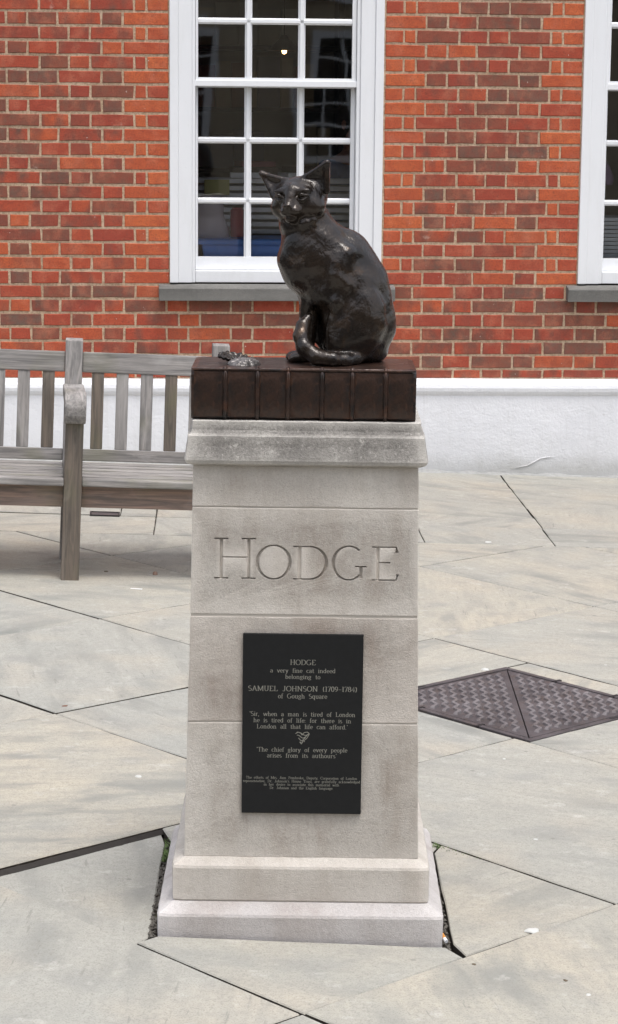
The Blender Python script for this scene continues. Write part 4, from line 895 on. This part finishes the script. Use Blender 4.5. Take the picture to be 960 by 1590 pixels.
    # ears: two thin walls meeting in a fold behind, open to the front
    for tip, inn, out, back in [((-63, 8, 41), (-20, 8, 27), (-41, 12, 3), (-34, -12, 18)), ((53, 12, 55), (11, 10, 30), (47, 6, 7), (38, -16, 24))]:
        t, i, o, b = [P(*v) for v in (tip, inn, out, back)]; tb = t+(b-t)*.12; 
        t = t+(i+o-2*t)*.035; T(t, i, b, 3.6, 5); T(t, o, b, 3.6, 5)
        m = (i+o+b*1.3)/3.3; T(t+(m-t)*.35, i, o, .5, 9)
    for k, (r_, f_, u_) in enumerate([(14, 28, -40), (21, 25, -38), (29, 20, -35)]):
        C([P(r_*.9, f_-3, u_+8), P(r_, f_+1, u_-1), P(r_*1.06, f_, u_-9)], [3.6, 3, 1], 5)
    # soft locks of fur over the ruff and chest
    x, y, z = np.meshgrid(*ax, indexing='ij', sparse=True)
    D += .3*(.55*np.sin(x*.19+z*.11)*np.sin(z*.13-y*.17)+.35*np.sin(x*.41-z*.23+y*.3)*np.sin(y*.37+z*.29)).astype(np.float32)*np.clip((250-z)/60, 0, 1)
    D = np.maximum(D, -(z+.0)) if False else np.maximum(D, np.broadcast_to(-z-.5, D.shape))
    prs = random.Random(11); lump = 0
    for q in range(14):
        kx, ky, kz = [prs.gauss(0, 1) for _ in range(3)]; nn = math.sqrt(kx*kx+ky*ky+kz*kz); wv = 2*math.pi/prs.uniform(26, 52)/nn
        lump = lump+np.sin((kx*x+ky*y+kz*z)*wv+prs.uniform(0, 6.28))
    D += (lump*.24*np.clip((245-z)/30, 0, 1)*np.clip((z-28)/30, .12, 1)).astype(np.float32)
    # surface nets
    ins = D < 0; nx, ny, nz = D.shape
    cnt = np.zeros((nx-1, ny-1, nz-1), np.int8)
    for a in (0, 1):
        for b in (0, 1):
            for c in (0, 1): cnt += ins[a:nx-1+a, b:ny-1+b, c:nz-1+c]
    act = (cnt > 0) & (cnt < 8); idx = np.full(act.shape, -1, np.int32); ijk = np.argwhere(act); idx[act] = np.arange(len(ijk))
    acc = np.zeros((len(ijk), 3)); num = np.zeros(len(ijk)); cor = [(a, b, c) for a in (0, 1) for b in (0, 1) for c in (0, 1)]
    for p in cor:
        for ax_ in range(3):
            if p[ax_] == 0:
                q = list(p); q[ax_] = 1
                d0 = D[ijk[:, 0]+p[0], ijk[:, 1]+p[1], ijk[:, 2]+p[2]]; d1 = D[ijk[:, 0]+q[0], ijk[:, 1]+q[1], ijk[:, 2]+q[2]]
                m = (d0 < 0) != (d1 < 0); t = np.where(m, d0/np.where(m, d0-d1, 1), 0); pt = np.array(p, float)[None].repeat(len(ijk), 0); pt[:, ax_] = t
                acc[m] += pt[m]; num[m] += 1
    verts = lo+h*(ijk+acc/num[:, None]); quads = []
    for ax_ in range(3):
        o1, o2 = [(1, 2), (2, 0), (0, 1)][ax_]
        s0 = [slice(1, n-1) for n in D.shape]; s0[ax_] = slice(0, D.shape[ax_]-1); s1 = list(s0); s1[ax_] = slice(1, D.shape[ax_])
        a = ins[tuple(s0)]; b = ins[tuple(s1)]; e = np.argwhere(a != b)
        off = np.array([1, 1, 1]); off[ax_] = 0; g0 = e+off; flip = a[a != b]
        u1 = np.zeros(3, int); u1[o1] = 1; u2 = np.zeros(3, int); u2[o2] = 1
        q = np.stack([idx[tuple((g0-u1-u2).T)], idx[tuple((g0-u2).T)], idx[tuple(g0.T)], idx[tuple((g0-u1).T)]], 1)
        q[~flip] = q[~flip][:, ::-1]; quads.append(q)
    quads = np.concatenate(quads); quads = quads[(quads >= 0).all(1)]
    verts[:, 0] *= .00151; verts[:, 1] *= .00149; verts[:, 2] *= .001462
    me = bpy.data.meshes.new('cat_statue'); me.from_pydata(verts.tolist(), [], quads.tolist()); me.shade_smooth(); return me
cp = at(520, 563.5, 5.348)
cat = tag(link('cat_statue', cat_mesh(), BRONZE, None, (cp.x, 5.348, BZ1-.0005)), 'dark brown bronze cat sitting on the book with its head turned to the viewer', 'statue')
# ------------------------------------------------------------------ oyster shells on the book
def shell(rx, ry, h, up, seed):
    rr = random.Random(seed); b = B(); nr, na = 10, 40
    for i in range(nr+1):
        t = i/nr
        for j in range(na):
            a = 2*math.pi*j/na; wob = 1+.09*math.sin(3*a+seed)+.05*math.sin(7*a); rid = .0022*math.sin(a*13+math.sin(a*3))*t+.0020*math.sin(t*24+math.sin(a*2))*t
            z = h*(1-t**2) if up else h*t**2
            b.v.append((rx*wob*t*math.cos(a)+(1-t)*rx*.25, ry*wob*t*math.sin(a), z+rid+.003))
    n = len(b.v)
    for i in range(nr):
        for j in range(na): b.f.append((i*na+j, i*na+(j+1) % na, (i+1)*na+(j+1) % na, (i+1)*na+j))
    top = list(b.v)
    for x, y, z in top: b.v.append((x, y, z-.004))
    for i in range(nr):
        for j in range(na): b.f.append((n+(i+1)*na+j, n+(i+1)*na+(j+1) % na, n+i*na+(j+1) % na, n+i*na+j))
    for j in range(na): b.f.append((nr*na+j, nr*na+(j+1) % na, n+nr*na+(j+1) % na, n+nr*na+j))
    return b
p = at(378, 570, 5.235)
tag(shell(.037, .027, .013, True, 1).obj('oyster_shell', BRONZE_SHELL, None, (p.x, 5.235, BZ1+.001), (R(14), 0, R(10)), smooth=True), 'bright ridged oyster shell lying domed side up on the book', 'shell')
p = at(358, 562, 5.285)
tag(shell(.036, .026, .012, False, 2).obj('oyster_shell', BRONZE, None, (p.x+.004, 5.29, BZ1+.004), (R(10), R(6), R(-8)), smooth=True), 'dark hollow oyster shell lying open behind the ridged one', 'shell')
# ------------------------------------------------------------------ manhole cover
a0, a1, b0, b1 = MH
mc = Vector(xy((a0+a1)/2, (b0+b1)/2))
mh = tag(empty('manhole_cover', (mc.x, mc.y, gz(mc.x)), (0, math.atan(GS), R(-45))), 'square cast iron manhole cover of two triangular treaded plates right of the pedestal', 'manhole cover')
# local frame: x runs along c (down-right... towards +c), y along d
sx, sy = (a1-a0)/2/math.sqrt(2), (b1-b0)/2/math.sqrt(2)
mh.rotation_euler = (0, 0, R(45)); mh.matrix_basis = Matrix.Translation((mc.x, mc.y, gz(mc.x))) @ Matrix.Rotation(math.atan(GS), 4, 'Y') @ Matrix.Rotation(R(45), 4, 'Z')
fr = B(); t_ = .022
for a, b in (((-sx, -sy, -.05), (sx, -sy+t_, .001)), ((-sx, sy-t_, -.05), (sx, sy, .001)), ((-sx, -sy+t_, -.05), (-sx+t_, sy-t_, .001)), ((sx-t_, -sy+t_, -.05), (sx, sy-t_, .001))): fr.box(a, b)
fr.obj('frame', IRON, mh, bevel=.003)
B().box((-sx+t_+.001, -sy+t_+.001, -.05), (sx-t_-.001, sy-t_-.001, -.016)).obj('pit', IRON_DK, mh)
ix, iy = sx-t_-.005, sy-t_-.005
for s in (1, -1):                      # the split runs between the far and the near corner
    tri = [(-ix, -iy+.0), (ix, -iy), (ix, iy)] if s > 0 else [(-ix, -iy), (ix, iy), (-ix, iy)]
    g_ = .003; c = Vector((sum(p[0] for p in tri)/3, sum(p[1] for p in tri)/3))
    tri = [Vector(p)+(c-Vector(p))*.012 for p in tri]
    pl = B().prism([(p.x, p.y, 0) for p in tri], (0, 0, -.03), (0, 0, -.001)).obj('cover_plate', IRON, mh, bevel=.002)
    tr = B(); st = .05
    for i in range(-9, 10):
        for j in range(-9, 10):
            for k in (0, 1):
                p = Vector((i*st+(k*st/2), j*st+k*st/2)); ang = R(20 if k else 70)
                d = Vector((math.cos(ang), math.sin(ang)))*.0205; n = Vector((-d.y, d.x)).normalized()*.0075
                ins = all(((tri[(q+1) % 3]-tri[q]).x*(e.y-tri[q].y)-(tri[(q+1) % 3]-tri[q]).y*(e.x-tri[q].x))/(tri[(q+1) % 3]-tri[q]).length > .012 for q in range(3) for e in (p+d, p-d))
                if ins:
                    o = [p+d+n, p-d+n, p-d-n, p+d-n]; i_ = [p+(q-p)*.75 for q in o]
                    tr.poly([(q.x, q.y, -.0015) for q in o]+[(q.x, q.y, .0055) for q in i_], [(4, 5, 6, 7), (0, 1, 5, 4), (1, 2, 6, 5), (2, 3, 7, 6), (3, 0, 4, 7)])
    stuff(tr.obj('tread', IRON_TOP, pl))
for (x, y) in ((-sx+.011, -.12), (-sx+.011, .14), (sx-.011, .1), (sx-.011, -.15), (.1, -sy+.011), (-.12, sy-.011)):
    B().box((x-.02, y-.006, .0), (x+.02, y+.006, .0022) if abs(y) > abs(x) else (x+.02, y+.006, .0022)).obj('key_slot', IRON_DK, mh, rot=(0, 0, 0))
# small access cover set in the flags behind the bench
p = onground(163, 799); ac = tag(empty('access_cover', (p.x, p.y, gz(p.x)+.0005), (0, math.atan(GS), YAW)), 'small metal access cover let into the paving behind the bench', 'cover')
for a, b in (((-.07, -.05, -.01), (.07, -.042, .006)), ((-.07, .042, -.01), (.07, .05, .006)), ((-.07, -.042, -.01), (-.062, .042, .006)), ((.062, -.042, -.01), (.07, .042, .006))): B().box(a, b).obj('frame_bar', IRON_DK, ac)
B().box((-.061, -.041, -.01), (.061, .041, .003)).obj('lid', IRON, ac)
# ------------------------------------------------------------------ litter and growth on the flags
def blob(name, mat, x, y, rx, ry, h, rz, label, cat, group=None, seed=0):
    rr = random.Random(seed); p = onground(x, y); b = B(); n = 14; w_ = [1+rr.uniform(-.22, .22) for _ in range(n)]
    for t, z in ((1, -.001), (.85, h*.7), (.45, h)):
        b.v += [(rx*t*w_[j]*math.cos(2*math.pi*j/n), ry*t*w_[j]*math.sin(2*math.pi*j/n), z) for j in range(n)]
    b.f = [(i*n+j, i*n+(j+1) % n, (i+1)*n+(j+1) % n, (i+1)*n+j) for i in range(2) for j in range(n)]+[tuple(range(2*n, 3*n))]
    return tag(b.obj(name, mat, None, (p.x, p.y, gz(p.x)+.001), (0, math.atan(GS), rz), smooth=True), label, cat, group)
GUM = simple('dried_white_splash', (.52, .52, .50), .7)
blob('bird_dropping', GUM, 827, 1446, .019, .015, .004, .3, 'largest white bird dropping, beside the joint right of the pedestal foot', 'dropping', 'white droppings on the paving', 1)
blob('bird_dropping', GUM, 758, 842, .014, .014, .003, 0, 'white dropping on the far paving right of the carved word', 'dropping', 'white droppings on the paving', 2)
blob('bird_dropping', GUM, 754, 1040, .014, .012, .004, 0, 'white dropping at the far edge of the manhole cover', 'dropping', 'white droppings on the paving', 3)
blob('bird_dropping', GUM, 216, 1206, .010, .009, .002, 0, 'white dropping on the flagstone left of the plaque', 'dropping', 'white droppings on the paving', 4)
blob('bird_dropping', GUM, 914, 1546, .006, .008, .002, 0, 'small white dropping near the bottom right of the photo', 'dropping', 'white droppings on the paving', 5)
blob('bird_dropping', GUM, 832, 1304, .006, .005, .002, 0, 'tiny white dropping on the flagstone right of the pedestal', 'dropping', 'white droppings on the paving', 6)
blob('bird_dropping', GUM, 783, 1179, .005, .006, .002, 0, 'tiny white dropping just below the manhole cover', 'dropping', 'white droppings on the paving', 7)
blob('pebble', simple('reddish_stone', (.25, .16, .12), .6), 241, 893, .010, .010, .014, 0, 'small reddish pebble on the paving under the bench', 'pebble', None, 8)
LEAF = simple('dead_leaf', (.10, .075, .05), .8)
blob('dead_leaf', LEAF, 165, 888, .010, .012, .003, 0, 'dark dead leaf on the paving right of the bench leg', 'leaf', 'dead leaves on the paving', 9)
blob('dead_leaf', LEAF, 736, 1499, .006, .006, .003, 0, 'dark dead leaf right of the pedestal foot near the joint', 'leaf', 'dead leaves on the paving', 10)
blob('dead_leaf', LEAF, 878, 1524, .005, .008, .003, .5, 'dark dead leaf near the bottom right corner', 'leaf', 'dead leaves on the paving', 11)
blob('dead_leaf', simple('red_leaf', (.16, .085, .06), .8), 101, 1097, .011, .008, .003, .5, 'reddish dead leaf on the flagstone left of the plaque', 'leaf', 'dead leaves on the paving', 12)
p = onground(212, 915); tag(B().box((-.024, -.004, 0), (.024, .004, .002)).obj('straw', WHITE, None, (p.x, p.y, gz(p.x)+.001), (0, 0, R(-12)), bevel=.0008), 'thin white paper strip on the paving in front of the bench', 'litter')
p = onground(688, 1464); cg = tag(empty('cigarette_butt', (p.x+.004, p.y+.012, gz(p.x)+.006), (0, 0, R(110))), 'cigarette butt with orange filter in the gap at the pedestal foot', 'cigarette butt')
B().tube([(0, 0, 0), (.014, 0, .006)], .0045, 10).obj('filter', simple('orange_filter', (.55, .24, .05), .7), cg); B().tube([(0, 0, 0), (-.012, 0, -.003)], .0045, 10).obj('paper', WHITE, cg)
gv = B(); rr = random.Random(4)         # grit in the gaps beside the pedestal
for k in range(420):
    x, y = (rr.uniform(-.371, -.352), rr.uniform(5.10, 5.80)) if k < 300 else (rr.uniform(.328, .342), rr.uniform(5.09, 5.6))
    s = rr.uniform(.0022, .0055); z = gz(x)-.016+rr.uniform(0, .007)
    gv.poly([(x+s*rr.uniform(.6, 1.2)*a, y+s*rr.uniform(.6, 1.2)*b, z+s*c) for a, b, c in ((1, 0, 0), (-1, 0, 0), (0, 1, 0), (0, -1, 0), (0, 0, 1), (0, 0, -1))],
            [(0, 2, 4), (2, 1, 4), (1, 3, 4), (3, 0, 4), (2, 0, 5), (1, 2, 5), (3, 1, 5), (0, 3, 5)])
tag(stuff(gv.obj('grit', simple('grit', (.12, .11, .095), .9, 0, .8, 120), recalc=False)), 'dark grit packed in the gaps beside the pedestal base', 'grit')
ms = B()
for k in range(420):
    q = rr.random()
    if q < .45: t0 = rr.random()**2; x, y = .345+.10*t0, 5.83-.10*t0; x += rr.gauss(0, .006); y += rr.gauss(0, .006)
    else: x, y = rr.uniform(-.372, -.353), 5.62+abs(rr.gauss(0, .09))
    z = gz(x)-.006; a = rr.uniform(0, 6.28); l = rr.uniform(.004, .011); dx, dy = math.cos(a)*l, math.sin(a)*l
    ms.poly([(x-dy*.25, y+dx*.25, z), (x+dy*.25, y-dx*.25, z), (x+dx, y+dy, z+l*rr.uniform(.5, 1.2))], [(0, 1, 2)])
tag(stuff(ms.obj('moss', simple('moss_green', (.10, .15, .05), .9, 0, .5, 60), recalc=False)), 'green moss growing in the joint and gap beside the pedestal', 'moss')
bpy.context.view_layer.update()
